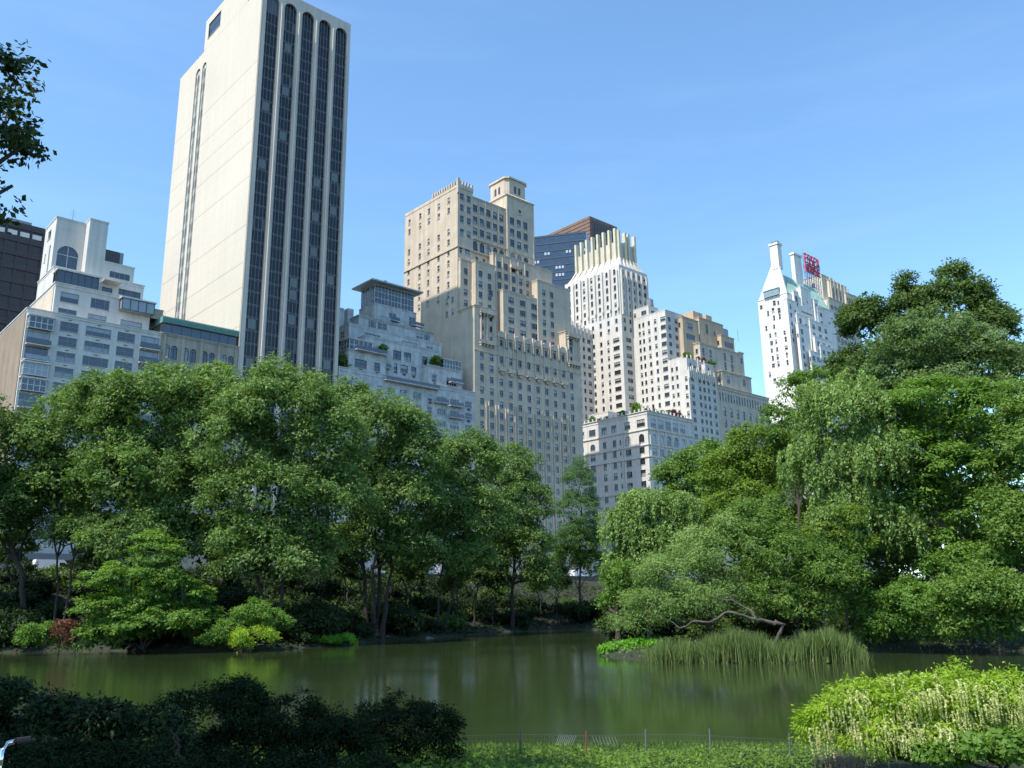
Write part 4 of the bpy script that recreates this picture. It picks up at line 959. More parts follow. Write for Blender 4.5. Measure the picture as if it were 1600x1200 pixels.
hm(455, 810, 520, tf-6.2, STREET, tf-5.42, N=[(f, 3.8+3.9*k, 2.6, 2.2, 'pair') for f in (.3, .75) for k in range(4)], E=[(.4, 4.2, .6, 1.8, 'sash')])
hm(520, 770, 625, tf-5.9, STREET, tf-5.43, N=[(f, 3.8+3.9*k, 2.6, 2.2, 'pair') for f in (.2, .5, .8) for k in range(4)])
t, z = hE(195, 430)
glassbox(b, sE-1.0, sE-.01, t-4.2, t+3.6, zE+.6, zE+3.6, 2, M_patina, M_patina, 'copper_dormer', 1, 4)
b.finish()

# -- cream hotel behind with rooftop sign
b = Bld('cream_hotel_tower', 'cream brick setback hotel tower under the red rooftop letters', 380.0, 205.0)
xN = lambda x, y, t: N_(1160+x/4.285, 360+y/4.285, t)
def xm(x0, y0, x1, t, zb, t1, N=(), par=.5, E=()):
    s0, z = xN(x0, y0, t); s1 = xN(x1, y0+(x1-x0)*.3, t)[0]
    b.mass(s0, s1, t, t1, zb, z, M_essex, N=[(s0+(s1-s0)*f, z-dz, ww, hh, kd) for f, dz, ww, hh, kd in N], E=[(t+q, z-dz, ww, hh, kd) for q, dz, ww, hh, kd in E], frame=M_frameM, par=par, cope=.3); return s0, s1, z
r1 = xm(528, 300, 600, 206, STREET, 222, par=.5, E=[(5, 7, 2, 4, 'arch')])
r2 = xm(578, 335, 690, 204.5, STREET, 205.9, N=[(f, 9.5, 1.0, 6, 'plain') for f in (.2, .4, .6, .8)])
for k in range(6): b.box('crest_fin', r2[0]+.6+k*3.6, r2[0]+1.5+k*3.6, 203.9, 204.49, r2[2]-12, r2[2]+1.8-.4*k, M_essex)
r3 = xm(580, 455, 775, 200, STREET, 204.4, N=[(.07+.11*q, 5.2+4.2*k, 2.8, 2.0, 'pair') for q in range(7) for k in range(9)])
xm(690, 420, 770, 203, r3[2]+.55, 204.45, N=[(.12+.2*k, 4, 2, 2, 'pair') for k in range(5)])
b.finish()
# sign
root = tag(empty('rooftop_sign', W_(r1[0]-3, 199.0, r1[2]-8), A42), 'two line red letter sign on blue steel scaffold reading ESSEX HOUSE above the cream hotel', 'sign')
sL, zL = xN(415, 150, 199.0); sR, _ = xN(520, 205, 199.0); _, zb1 = xN(415, 205, 199.0); _, zt2 = xN(420, 218, 199.0); _, zb2 = xN(420, 265, 199.0)
s00 = r1[0]-3; z00 = r1[2]-8
ZG = xN(440, 375, 199.0)[1]
mb = MB()
for k in range(8):
    x = sL-s00+(sR-sL)*k/7; mb.tube([(x, 1.0, ZG-z00-6), (x, 1.0, zL-z00)], [.16, .16], 4); mb.tube([(x, 4.0, ZG-z00-6), (x, 1.0, zb1-z00)], [.13, .13], 4)
nz = 7
for q in range(nz):
    z = ZG-6+(zL-ZG+6)*q/(nz-1)-z00; mb.tube([(sL-s00, 1.0, z), (sR-s00, 1.0, z)], [.13, .13], 4)
    if q < nz-1:
        z2_ = ZG-6+(zL-ZG+6)*(q+1)/(nz-1)-z00
        for k in range(7):
            x = sL-s00+(sR-sL)*k/7; x2 = sL-s00+(sR-sL)*(k+1)/7; mb.tube([(x, 1.0, z), (x2, 1.0, z2_)], [.10, .10], 3)
mb.build('scaffold', M_steelb, root)
SEG = {'E': [((0, 0), (0, 1)), ((0, 1), (1, 1)), ((0, .52), (.85, .52)), ((0, 0), (1, 0))], 'S': [((1, 1), (0, 1)), ((0, 1), (0, .52)), ((0, .52), (1, .52)), ((1, .52), (1, 0)), ((1, 0), (0, 0))],
       'X': [((0, 0), (1, 1)), ((0, 1), (1, 0))], 'H': [((0, 0), (0, 1)), ((1, 0), (1, 1)), ((0, .5), (1, .5))], 'O': [((0, 0), (0, 1)), ((0, 1), (1, 1)), ((1, 1), (1, 0)), ((1, 0), (0, 0))], 'U': [((0, 1), (0, 0)), ((0, 0), (1, 0)), ((1, 0), (1, 1))]}
for word, za, zz in (('ESSEX', zb1, zL), ('HOUSE', zb2, zt2)):
    n = len(word); pitch = (sR-sL)/n; hh = zz-za; lw = pitch*.56
    for i, ch in enumerate(word):
        mb = MB(); T_ = .20
        for (x0, y0), (x1, y1) in SEG[ch]:
            a = Vector((x0*lw, 0, y0*hh)); c = Vector((x1*lw, 0, y1*hh)); d = (c-a).normalized(); nrm = Vector((-d.z, 0, d.x))*T_; a = a-d*T_; c = c+d*T_
            mb.prism([((a+nrm).x, (a+nrm).z), ((c+nrm).x, (c+nrm).z), ((c-nrm).x, (c-nrm).z), ((a-nrm).x, (a-nrm).z)], -.25-.01*len(mb.f), .25)
        mb.build('letter', M_red, root, (sL-s00+i*pitch+.4, .4, za-z00))
# low roofs glimpsed over the right trees
b = Bld('low_roofed_house', 'small building with green roof and orange wall glimpsed over the trees right of centre', 330.0, T0)
s0, z = N_(1160, 652, T0+8); s1 = N_(1240, 668, T0+8)[0]
b.box('wall', s0, s1, T0+8, T0+30, STREET, z-6, M_orange)
b.box('window', s0+8, s0+12, T0+7.8, T0+7.99, z-11, z-8, M_gN); b.box('window', s0+16, s0+20, T0+7.8, T0+7.99, z-11, z-8, M_gN)
mb = MB(); mb.prism([(s0-1, z-6), (s1+1, z-6), (s1-5, z), (s0+5, z)], T0+7, T0+31); b.part(mb, 'green_roof', M_green)

# water tanks and aerials on the roofs
def water_tank(s, t, z, r, label):
    root = tag(empty('water_tank', W_(s, t, z), A42), label, 'water tank'); mb = MB(); n = 14
    ring = lambda q, zz: [(q*cos(2*pi*k/n), q*sin(2*pi*k/n), zz) for k in range(n)]
    a, c = ring(r, 1.8), ring(r*.95, 1.8+r*1.7)
    for k in range(n): j = (k+1) % n; mb.quad(a[k], a[j], c[j], c[k]); mb.poly([c[k], c[j], (0, 0, 1.8+r*2.4)])
    mb.build('tank', M_frameM, root); mb = MB()
    for x in (-1, 1):
        for y in (-1, 1): mb.box(x*r*.6-.12, x*r*.6+.12, y*r*.6-.12, y*r*.6+.12, 0, 1.85)
    mb.build('stand', M_frameD, root)
def aerial(s, t, z, h, label):
    root = tag(empty('aerial', W_(s, t, z), A42), label, 'antenna'); mb = MB(); mb.tube([(0, 0, 0), (0, 0, h)], [.09, .04], 5)
    for k in range(3): mb.tube([(-.6, 0, h*.6+k*.5), (.6, 0, h*.6+k*.5)], [.03, .03], 3)
    mb.build('mast', M_frameM, root)
water_tank(260, T0+20, 116.9, 1.6, 'small water tank on the roof of the white stepped block')
aerial(47.0, 200, 88.8, 4.0, 'thin aerial on the roof of the white apartment house')
aerial(165, 212, 129.6, 5.0, 'thin aerial on the main roof of the tan hotel')
aerial(304.0, T0+9, 110.0, 6.0, 'thin aerial at the right end of the beige setback building')
# ---------------------------------------------------------------- foliage kit
rng = np.random.default_rng(7)
def unit(n):
    v = rng.normal(size=(n, 3)); return v/np.linalg.norm(v, axis=1, keepdims=True)
def leaves(P, Nn, A, l, w, vals, name, mat, tri=False):
    """P centres, Nn normals, A long axis hints -> kite shaped leaves"""
    A = A-(A*Nn).sum(1, keepdims=True)*Nn; A /= np.linalg.norm(A, axis=1, keepdims=True)+1e-9
    B = np.cross(Nn, A); l = np.asarray(l).reshape(-1, 1); w = np.asarray(w).reshape(-1, 1)
    if tri:
        V = np.stack([P-A*l*.5-B*w*.12, P+B*w*.62, P+A*l*.55-B*w*.3], 1).reshape(-1, 3)
        return ninja(V, np.arange(len(P)*3).reshape(-1, 3), name, mat, vals, 3)
    V = np.stack([P-A*l*.5, P+B*w*.5+A*l*.05, P+A*l*.5, P-B*w*.5+A*l*.05], 1).reshape(-1, 3)
    Q = np.arange(len(P)*4).reshape(-1, 4)
    return ninja(V, Q, name, mat, vals)
def crown_points(ells, style, lobe_r, clump_r, per_lobe, per_clump, dens, view=None):
    """ells: list of (centre, radii). Lobes on the ellipsoids, twig clumps on the lobes, leaves on the clumps."""
    per_lobe = max(5, int(per_lobe*.66)); per_clump = max(5, int(per_clump*.66)); Pl = []
    for c, r in ells:
        c = np.array(c); r = np.array(r)
        area = 4*pi*((r[0]*r[1])**1.6/3+(r[0]*r[2])**1.6/3+(r[1]*r[2])**1.6/3)**(1/1.6)
        n = max(5, int(area/(lobe_r**2)*0.46*dens))
        d = unit(n); d[:, 2] = np.where(d[:, 2] < -.45, -d[:, 2]*.6, d[:, 2]); k = rng.uniform(.45, 1.0, (n, 1))**.6; k = np.where(rng.uniform(0, 1, (n, 1)) < .16, k*rng.uniform(1.02, 1.2, (n, 1)), k)
        p = c+d*(r-lobe_r*.5)*k
        pl = np.concatenate([p, (d*[1, 1, .8])], 1)
        keep = np.ones(n, bool)
        if view is not None: keep &= ~(((d[:, 0]*view[0]+d[:, 1]*view[1]) > .35) & (rng.uniform(0, 1, n) < .7))
        for c2, r2 in ells:
            if c2 is not c:
                q = (((p-np.array(c2))/np.array(r2))**2).sum(1)
                keep &= ~(q < .16)
        Pl.append(pl[keep])
    L = np.concatenate(Pl); nl = len(L)
    lr = lobe_r*rng.uniform(.45, 1.3, (nl, 1))
    m = per_lobe; idx = np.repeat(np.arange(nl), m)
    d = unit(nl*m); d += L[idx, 3:]*.7+np.array([0, 0, .35]); d /= np.linalg.norm(d, axis=1, keepdims=True)
    fl = {'round': .75, 'layer': .42, 'open': .55, 'droop': .7}[style]
    cp = L[idx, :3]+d*lr[idx]*[1, 1, fl]*rng.uniform(.35, 1.0, (nl*m, 1))**.5
    tone = rng.uniform(0, 1, nl)[idx]*.45
    if style == 'droop': return cp, d, tone
    k = per_clump; ix = np.repeat(np.arange(len(cp)), k)
    off = rng.normal(size=(len(ix), 3))*clump_r*np.array([.55, .55, .22 if style == 'layer' else .38])
    P = cp[ix]+off
    Nn = d[ix]*.7+np.array([0, 0, .3 if style != 'layer' else 1.0])+unit(len(ix))*.8; Nn /= np.linalg.norm(Nn, axis=1, keepdims=True)
    A = off+d[ix]*.3+unit(len(ix))*.15-np.array([0, 0, .12])
    return P, Nn, A, np.clip(tone[ix]+rng.uniform(0, .55, len(ix)), 0, 1)
def crown_mesh(ells, style, leaf, mat, lobe_r=2.2, clump_r=.8, per_lobe=26, per_clump=26, dens=1.0, droop=2.6, aspect=.62, name='crown', tri=True, view=None, core=1.6):
    r = crown_points(ells, style, lobe_r, clump_r, per_lobe, per_clump, dens, view)
    if style == 'droop':
        cp, d, tone = r; k = int(per_clump); ix = np.repeat(np.arange(len(cp)), k)
        Ls = droop*rng.uniform(.35, 1.0, len(cp)); u = rng.uniform(0, 1, len(ix))
        side = d[ix]*[1, 1, 0]*np.sqrt(u)[:, None]*.6
        P = cp[ix]+side+np.stack([rng.normal(size=len(ix))*.13, rng.normal(size=len(ix))*.13, -u*Ls[ix]+.25*np.sin(u*3)], 1)
        Nn = unit(len(ix))+d[ix]*.7+[0, 0, .3]; Nn /= np.linalg.norm(Nn, axis=1, keepdims=True)
        A = np.tile([0, 0, -1.0], (len(ix), 1))+unit(len(ix))*.45
        v = np.clip(tone[ix]+rng.uniform(0, .55, len(ix)), 0, 1)
    else: P, Nn, A, v = r
    n = len(P); l = leaf*1.12*rng.uniform(.6, 1.35, n)
    if tri and leaf > .16:           # inner filler leaves: fewer, larger, with shade put into a darker tone
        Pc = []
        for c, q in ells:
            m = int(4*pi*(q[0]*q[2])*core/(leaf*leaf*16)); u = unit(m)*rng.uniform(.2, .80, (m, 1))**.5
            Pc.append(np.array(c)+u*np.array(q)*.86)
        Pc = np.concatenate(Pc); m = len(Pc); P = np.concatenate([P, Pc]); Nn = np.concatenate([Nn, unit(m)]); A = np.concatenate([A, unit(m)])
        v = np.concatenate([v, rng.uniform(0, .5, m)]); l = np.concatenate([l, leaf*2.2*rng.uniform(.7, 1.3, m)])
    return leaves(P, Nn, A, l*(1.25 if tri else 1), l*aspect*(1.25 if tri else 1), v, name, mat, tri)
M_bark = wallmat('dark bark', (0.055, 0.042, 0.032), 0.95, 0.3, 2.0, 0.3, bump=.8)
M_barkL = wallmat('grey brown bark', (0.16, 0.125, 0.095), 0.95, 0.3, 2.0, 0.3, bump=.8)
L_elm = leafmat('elm leaves', (0.060, 0.115, 0.026), (0.205, 0.305, 0.088))
L_dark = leafmat('dark park leaves', (0.040, 0.080, 0.018), (0.120, 0.185, 0.045))
L_shade = leafmat('leaves with shade in the colour', (0.010, 0.022, 0.008), (0.032, 0.058, 0.018), .2, .6, .15)  # shade of the bank and bushes put into a darker leaf colour
L_bright = leafmat('bright maple leaves', (0.065, 0.14, 0.022), (0.17, 0.29, 0.05), .38)
L_yel = leafmat('yellow green leaves', (0.085, 0.15, 0.02), (0.20, 0.29, 0.05), .4)
L_wil = leafmat('silvery willow leaves', (0.095, 0.165, 0.038), (0.27, 0.38, 0.12), .32)
L_mid = leafmat('mid green leaves', (0.065, 0.135, 0.022), (0.18, 0.28, 0.055))
L_loc = leafmat('grey green locust leaves', (0.065, 0.12, 0.035), (0.19, 0.27, 0.10))
L_red = leafmat('red brown leaves', (0.10, 0.035, 0.025), (0.22, 0.09, 0.06), .25)
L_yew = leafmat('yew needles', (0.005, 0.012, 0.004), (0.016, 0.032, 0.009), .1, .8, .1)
L_fern = leafmat('feathery conifer needles', (0.055, 0.12, 0.045), (0.13, 0.23, 0.08), .3)
L_blue = leafmat('blue green blades', (0.03, 0.06, 0.045), (0.06, 0.10, 0.075), .2)
L_reed = leafmat('reed blades', (0.045, 0.085, 0.022), (0.20, 0.26, 0.085), .3)
L_lime = leafmat('lime water plants', (0.10, 0.26, 0.02), (0.18, 0.40, 0.04), .4)
L_cream = leafmat('cream flower spikes', (0.42, 0.46, 0.16), (0.68, 0.69, 0.38), .25)
L_shrub = leafmat('yellow green shrub leaves', (0.15, 0.24, 0.015), (0.34, 0.48, 0.05), .38)
L_cover = leafmat('ground cover leaves', (0.030, 0.075, 0.010), (0.15, 0.25, 0.035), .3, .6, .15)
L_purp = leafmat('purple terrace shrub leaves', (0.10, 0.03, 0.05), (0.2, 0.07, 0.09), .25)

def trunk_mesh(root, targets, r0, mat, wob=.35, twigs=2, fork=.45, stems=1, seed=0, tmax=3.0):
    R = random.Random(seed); mb = MB()
    for st in range(stems):
        a0 = 2*pi*st/max(1, stems); off = Vector((cos(a0), sin(a0), 0))*(0 if stems == 1 else r0*1.6)
        rs = r0*(1 if stems == 1 else .62)
        cen = sum((Vector(t) for t in targets), Vector())/len(targets)
        fk = off+Vector((cen.x*.35, cen.y*.35, cen.z*fork))+off*1.2
        pts = []; rad = []
        for k in range(6):
            u = k/5; p = off.lerp(fk, u)+Vector((R.uniform(-1, 1), R.uniform(-1, 1), 0))*wob*u; p.z = -.5+(fk.z+.5)*u
            pts.append(p); rad.append(rs*(1.35-.65*u**.5 if k else 1.5))
        mb.tube(pts, rad, 9)
        for i, t in enumerate(targets):
            if stems > 1 and i % stems != st: continue
            t = Vector(t); s = pts[-1]; n = 6; q = []; qr = []
            for k in range(n):
                u = k/(n-1); p = s.lerp(t, u)+Vector((R.uniform(-1, 1), R.uniform(-1, 1), R.uniform(-.4, .6)))*wob*2.2*sin(pi*u); q.append(p); qr.append(rs*(.62*(1-u)+.10))
            q[0] = pts[-1]-Vector((0, 0, .2)); mb.tube(q, qr, 7)
            for w_ in range(twigs):
                k = R.randint(2, n-1); a = R.uniform(0, 2*pi); ln = min((t-s).length*R.uniform(.25, .55), tmax)
                e = q[k]+Vector((cos(a)*ln, sin(a)*ln, ln*R.uniform(.05, .7))); mid = q[k].lerp(e, .5)+Vector((0, 0, ln*.12))
                mb.tube([q[k], mid, e], [qr[k]*.55, qr[k]*.35, .03], 5)
    return mb.mesh('trunk', mat, True)
def tree(name, label, cat, R, base, ells, mat, style='round', leaf=.32, group=None, bark=None, r0=.38, depth=.85, stems=1, fork=.45, **k):
    """base, ells in picture measure at R metres away; every ellipsoid has real depth"""
    bx = base[0]; d = ray(bx, 900); hd = hypot(d[0], d[1]); X, Y = d[0]/hd*R, d[1]/hd*R
    Z = h1(X, Y); root = tag(empty(name, (X, Y, Z)), label, cat, group)
    E2 = []
    for e in ells:
        dR = e[4] if len(e) > 4 else 0; c = D_(e[0], e[1], R+dR); s = (c-Vector((0, 0, EYE))).length/F
        rx, rz = e[2]*s, e[3]*s; ry = max(rx, rz)*depth
        E2.append(((c.x-X, c.y-Y, c.z-Z), (rx, ry, rz)))
    link('crown', crown_mesh(E2, style, leaf, mat, view=(d[0]/hd, d[1]/hd), **k), root)
    if r0: link('trunk', trunk_mesh(root, [(c[0], c[1], max(c[2], .5 if cat == 'shrub' else 1.0)) for c, r in E2], r0, bark or M_bark, stems=stems, fork=fork, seed=int(bx), twigs=0 if cat == 'shrub' else 2, wob=.08 if cat == 'shrub' else .35), root)
    return root
RK = dict(lobe_r=2.2, clump_r=.8, per_lobe=22, per_clump=20, dens=1.6)
GW = 'tall spreading trees on the far bank at the left'
tree('broad_tree', 'dark tree cut off by the left edge of the photo, standing on the far bank', 'tree', 138, (48,), [(-25, 700, 60, 85), (10, 790, 55, 60), (-40, 800, 60, 80), (75, 770, 40, 50, 3)], L_dark, group=GW, leaf=.34, **RK)
tree('broad_tree', 'wide domed tree with two thin bare stems, leftmost of the big domed crowns', 'tree', 134, (100,), [(130, 690, 80, 75), (95, 760, 55, 60), (170, 770, 70, 70), (150, 650, 60, 50, 4), (60, 690, 28, 45), (140, 830, 60, 35)], L_elm, group=GW, leaf=.34, r0=.3, stems=2, **RK)
tree('broad_tree', 'tall domed tree in front of the old club house, second big crown from left', 'tree', 126, (300,), [(235, 640, 85, 72), (300, 660, 70, 80), (215, 740, 85, 65), (300, 780, 75, 75), (240, 830, 60, 45), (165, 620, 45, 40, 3), (330, 600, 35, 35, 3), (180, 850, 50, 35), (320, 850, 55, 40)], L_elm, group=GW, leaf=.33, **RK)
tree('broad_tree', 'tallest domed tree in front of the foot of the striped tower', 'tree', 118, (425,), [(440, 645, 95, 78), (370, 700, 60, 80), (500, 690, 80, 75), (420, 770, 100, 65), (510, 780, 70, 65), (390, 840, 75, 45), (360, 620, 35, 40, 4), (465, 850, 60, 45), (430, 880, 90, 30)], L_elm, group=GW, leaf=.32, stems=2, r0=.5, **RK)
tree('broad_tree', 'large domed tree with several black stems below the grey terraced house', 'tree', 134, (588,), [(590, 675, 80, 68), (645, 710, 52, 62), (560, 760, 75, 70), (625, 790, 70, 70), (590, 830, 60, 50), (545, 630, 45, 40, 4), (540, 850, 45, 35), (640, 860, 50, 35)], L_elm, group=GW, leaf=.32, stems=4, r0=.6, **RK)
tree('broad_tree', 'rounded tree before the left half of the tan hotel', 'tree', 143, (690,), [(735, 720, 62, 52), (700, 780, 60, 70), (740, 810, 60, 60), (690, 840, 50, 50), (720, 870, 60, 35)], L_elm, group=GW, leaf=.32, r0=.34, stems=2, **RK)
tree('broad_tree', 'rounded tree before the right half of the tan hotel, rightmost of the domed crowns', 'tree', 164, (800,), [(795, 735, 48, 48), (815, 790, 50, 65), (775, 820, 58, 62), (825, 860, 42, 50), (760, 870, 50, 45), (845, 900, 30, 35)], L_elm, group=GW, leaf=.32, **RK)
tree('larch_tree', 'feathery pale green conifer with upswept branches right of the domed trees', 'tree', 178, (905,), [(905, 760, 26, 42), (905, 800, 36, 42), (900, 840, 40, 38), (906, 728, 10, 22)], L_fern, style='open', leaf=.28, lobe_r=1.2, clump_r=.5, per_lobe=16, per_clump=20, aspect=.28, r0=.25, fork=.7)
tree('small_tree', 'small light green tree with a pale slender trunk at the end of the pond', 'tree', 180, (908,), [(905, 850, 40, 30), (885, 875, 35, 25), (925, 880, 30, 28)], L_mid, style='open', leaf=.26, lobe_r=1.4, clump_r=.55, per_lobe=18, per_clump=18, bark=M_barkL, r0=.17)

# bright layered tree and shrubs on the left shore
tree('maple_tree', 'bright green layered maple leaning over the far shore left of centre', 'tree', 113, (235,), [(245, 865, 45, 35), (215, 905, 70, 30), (270, 925, 60, 30), (185, 950, 60, 28), (240, 970, 85, 32), (300, 960, 40, 26), (175, 990, 50, 20)], L_bright, style='layer', leaf=.25, lobe_r=1.05, clump_r=.6, per_lobe=16, per_clump=18, dens=.8, r0=.2, fork=.3)
def shrub(name, label, R, base, ells, mat, **k):
    k.setdefault('leaf', .2); k.setdefault('lobe_r', .8); k.setdefault('clump_r', .38); k.setdefault('per_lobe', 16); k.setdefault('per_clump', 16)
    rt = k.pop('r0', .07)
    o = tree(name, label, 'shrub', R, base, ells, mat, r0=rt, fork=.25, **k)
    for c in o.children: c.name = {'crown': 'foliage', 'trunk': 'stem'}.get(c.name.split('.')[0], c.name)
    return o
shrub('shrub', 'pale green rounded shrub overhanging the far water right of the layered maple', 110, (390,), [(395, 965, 42, 26), (370, 985, 40, 22), (430, 975, 26, 20), (340, 1000, 28, 14)], L_bright, style='open')
shrub('shrub', 'low yellow green mound shrub at the far waterline beside the grassy bank', 107.5, (397,), [(397, 998, 38, 18), (375, 1005, 22, 10)], L_shrub, leaf=.13)
shrub('shrub', 'drooping red brown shrub on the far left shore', 115, (101,), [(101, 985, 17, 17), (95, 998, 12, 12)], L_red, style='droop', droop=1.2, leaf=.16)
shrub('shrub', 'small light green shrub left of the red brown one', 116, (62,), [(62, 992, 26, 16), (45, 1002, 16, 9), (80, 1000, 14, 8)], L_bright)
shrub('shrub', 'pale blue green mound shrub touching the water right of the red brown one', 114.5, (135,), [(132, 1003, 22, 14), (118, 1010, 12, 8)], L_loc, style='droop', droop=.9, leaf=.18)
shrub('shrub', 'low bright green plants trailing along the far bank near centre left', 118, (520,), [(510, 1000, 24, 8), (540, 998, 14, 7)], L_lime, leaf=.15, lobe_r=.5)
shrub('shrub', 'bluish small leaved shrub between the layered maple and the pale shrub', 114, (310,), [(310, 985, 20, 22), (330, 975, 12, 20)], L_loc, style='open')
# understorey shrubs of the far bank, most with shade put into the leaf colour
UM = [crown_mesh([((0, 0, 1.0), (1.7, 1.7, 1.2)), ((1.0, .3, .7), (1.2, 1.2, .9))], 'round', .22, mm, lobe_r=.8, clump_r=.4, per_lobe=14, per_clump=14, name='understorey_shrub') for mm in (L_shade, L_shade, L_dark)]
RS = random.Random(21); nU = 0
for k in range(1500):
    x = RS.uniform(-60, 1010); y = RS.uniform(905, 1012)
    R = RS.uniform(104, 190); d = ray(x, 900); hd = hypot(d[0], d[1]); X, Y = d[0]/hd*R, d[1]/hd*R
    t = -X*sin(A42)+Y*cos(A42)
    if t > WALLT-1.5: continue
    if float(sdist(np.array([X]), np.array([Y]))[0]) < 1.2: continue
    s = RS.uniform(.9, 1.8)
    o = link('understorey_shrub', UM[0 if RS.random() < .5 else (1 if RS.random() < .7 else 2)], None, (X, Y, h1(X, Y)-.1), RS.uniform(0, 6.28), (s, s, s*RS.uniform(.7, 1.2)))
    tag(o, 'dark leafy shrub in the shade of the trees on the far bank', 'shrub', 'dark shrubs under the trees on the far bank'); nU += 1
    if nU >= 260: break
# slim dark trunks of young trees on the far bank
YM = crown_mesh([((0, 0, 9.5), (3.2, 3.2, 2.6)), ((1.2, .5, 7.4), (2.6, 2.6, 1.8))], 'open', .3, L_dark, lobe_r=1.3, clump_r=.6, per_lobe=14, per_clump=14)
YT = trunk_mesh(None, [(0, 0, 9.5), (1.2, .5, 7.8), (-1.4, .8, 8.4)], .16, M_bark, seed=5)
for x, R in ((150, 146), (210, 150), (345, 148), (505, 152), (545, 150), (640, 150), (660, 158), (715, 152), (770, 150), (845, 152), (868, 158), (390, 150), (20, 146), (470, 152), (610, 156), (740, 160)):
    d = ray(x, 900); hd = hypot(d[0], d[1]); X, Y = d[0]/hd*R, d[1]/hd*R
    while float(sdist(np.array([X]), np.array([Y]))[0]) < 2.5: R += 4; X, Y = d[0]/hd*R, d[1]/hd*R
    o = tag(empty('young_tree', (X, Y, h1(X, Y)), RS.uniform(0, 6)), 'slim dark young tree in the shade behind the big domed trees', 'tree', 'young trees on the shaded far bank')
    s = RS.uniform(.8, 1.15); o.scale = (s, s, s)
    link('crown', YM, o); link('trunk', YT, o)

# ---- the wooded right shore
GR = None
K2 = dict(lobe_r=1.8, clump_r=.65, per_lobe=24, per_clump=22, dens=1.25)
tree('tall_tree', 'tall dark tree with an uneven open top breaking the skyline at the right', 'tree', 138, (1470,), [(1490, 480, 52, 48), (1420, 490, 34, 42), (1352, 505, 36, 46), (1550, 510, 38, 38), (1440, 560, 80, 50), (1520, 570, 65, 50), (1335, 590, 38, 45), (1585, 570, 25, 30), (1330, 500, 14, 20), (1412, 450, 17, 24), (1488, 440, 24, 24), (1350, 470, 14, 18), (1530, 470, 18, 22)], L_dark, leaf=.36, r0=.5, fork=.7, lobe_r=2.0, clump_r=.75, per_lobe=26, per_clump=26, dens=1.4)
tree('broad_tree', 'deep green tree filling in behind the bright maple at the right', 'tree', 122, (1440,), [(1400, 680, 80, 60), (1480, 700, 90, 60), (1560, 700, 70, 60), (1420, 780, 90, 60), (1530, 800, 90, 60), (1360, 840, 80, 50), (1480, 860, 110, 50)], L_dark, leaf=.34, r0=.3, lobe_r=2.2, clump_r=.8, per_lobe=20, per_clump=18, dens=1.0)
tree('broad_tree', 'deep green tree filling in behind the yellow green tree on the right shore', 'tree', 126, (1200,), [(1160, 760, 60, 50), (1230, 770, 70, 60), (1110, 810, 60, 50), (1180, 850, 90, 55), (1280, 840, 70, 60), (1060, 860, 60, 50), (1000, 880, 50, 45)], L_mid, leaf=.34, r0=.3, lobe_r=2.2, clump_r=.8, per_lobe=20, per_clump=18, dens=1.0)
tree('broad_tree', 'low dark green tree closing the gap between the silvery thicket and the bright bush', 'tree', 104, (1372,), [(1375, 890, 55, 45), (1335, 930, 45, 35), (1400, 930, 40, 30), (1150, 915, 70, 38), (1230, 910, 60, 40)], L_dark, leaf=.28, r0=.2, lobe_r=1.6, clump_r=.6, per_lobe=20, per_clump=18)
tree('locust_tree', 'grey green fine leaved tree below the dark top at the right', 'tree', 118, (1490,), [(1460, 540, 85, 52), (1540, 570, 55, 50), (1400, 590, 50, 50), (1480, 610, 90, 45)], L_loc, style='open', leaf=.27, r0=.35, fork=.65, **K2)
tree('maple_tree', 'bright green maple with layered branches and pale trunks at the right side', 'tree', 100, (1510,), [(1470, 630, 75, 45), (1540, 650, 65, 55), (1400, 650, 40, 40), (1430, 745, 55, 40), (1420, 700, 60, 40), (1500, 740, 85, 48), (1445, 790, 55, 35), (1545, 800, 60, 45), (1480, 850, 60, 30)], L_bright, style='layer', leaf=.27, bark=M_barkL, r0=.26, fork=.4, lobe_r=1.6, clump_r=.8, per_lobe=22, per_clump=20)
tree('broad_tree', 'mid green tree filling the right edge of the photo', 'tree', 96, (1600,), [(1600, 760, 45, 110), (1640, 650, 60, 70), (1590, 830, 40, 60), (1640, 850, 60, 80)], L_mid, leaf=.25, **K2)
tree('weeping_birch', 'grey green weeping tree with hanging branches right of the white copper roofed hotel', 'tree', 97, (1330,), [(1320, 640, 65, 65), (1290, 720, 60, 65), (1360, 720, 60, 70), (1320, 800, 70, 60), (1380, 820, 45, 50)], L_wil, style='droop', leaf=.24, droop=3.2, bark=M_barkL, r0=.28, fork=.6, lobe_r=1.9, clump_r=.6, per_lobe=30, per_clump=24)
tree('small_tree', 'thin open tree with a dark leaning stem in front of the white copper roofed hotel', 'tree', 108, (1245,), [(1250, 610, 38, 30), (1275, 595, 40, 26), (1215, 650, 28, 30), (1262, 660, 42, 32), (1235, 690, 40, 30)], L_mid, style='open', leaf=.24, lobe_r=1.1, clump_r=.5, per_lobe=13, per_clump=13, dens=.8, r0=.2, fork=.55)
tree('broad_tree', 'dark rounded tree in front of the ornate corner house', 'tree', 124, (1095,), [(1095, 725, 48, 38), (1060, 750, 38, 30), (1130, 745, 45, 40), (1090, 790, 60, 45)], L_mid, leaf=.28, **K2)
tree('broad_tree', 'yellow green tree in the middle of the right shore wood', 'tree', 112, (1180,), [(1180, 700, 45, 40), (1140, 740, 50, 40), (1215, 730, 45, 45), (1170, 790, 65, 45), (1100, 820, 50, 45), (1225, 690, 20, 30)], L_yel, leaf=.27, **K2)
tree('willow_tree', 'pale drooping willow leaning left over the end of the pond', 'tree', 102, (1010,), [(1010, 790, 50, 40), (975, 830, 34, 45), (1040, 840, 50, 50), (985, 880, 38, 40), (1060, 790, 30, 30)], L_wil, style='droop', leaf=.24, droop=3.0, bark=M_barkL, r0=.25, lobe_r=1.6, clump_r=.6, per_lobe=28, per_clump=24)
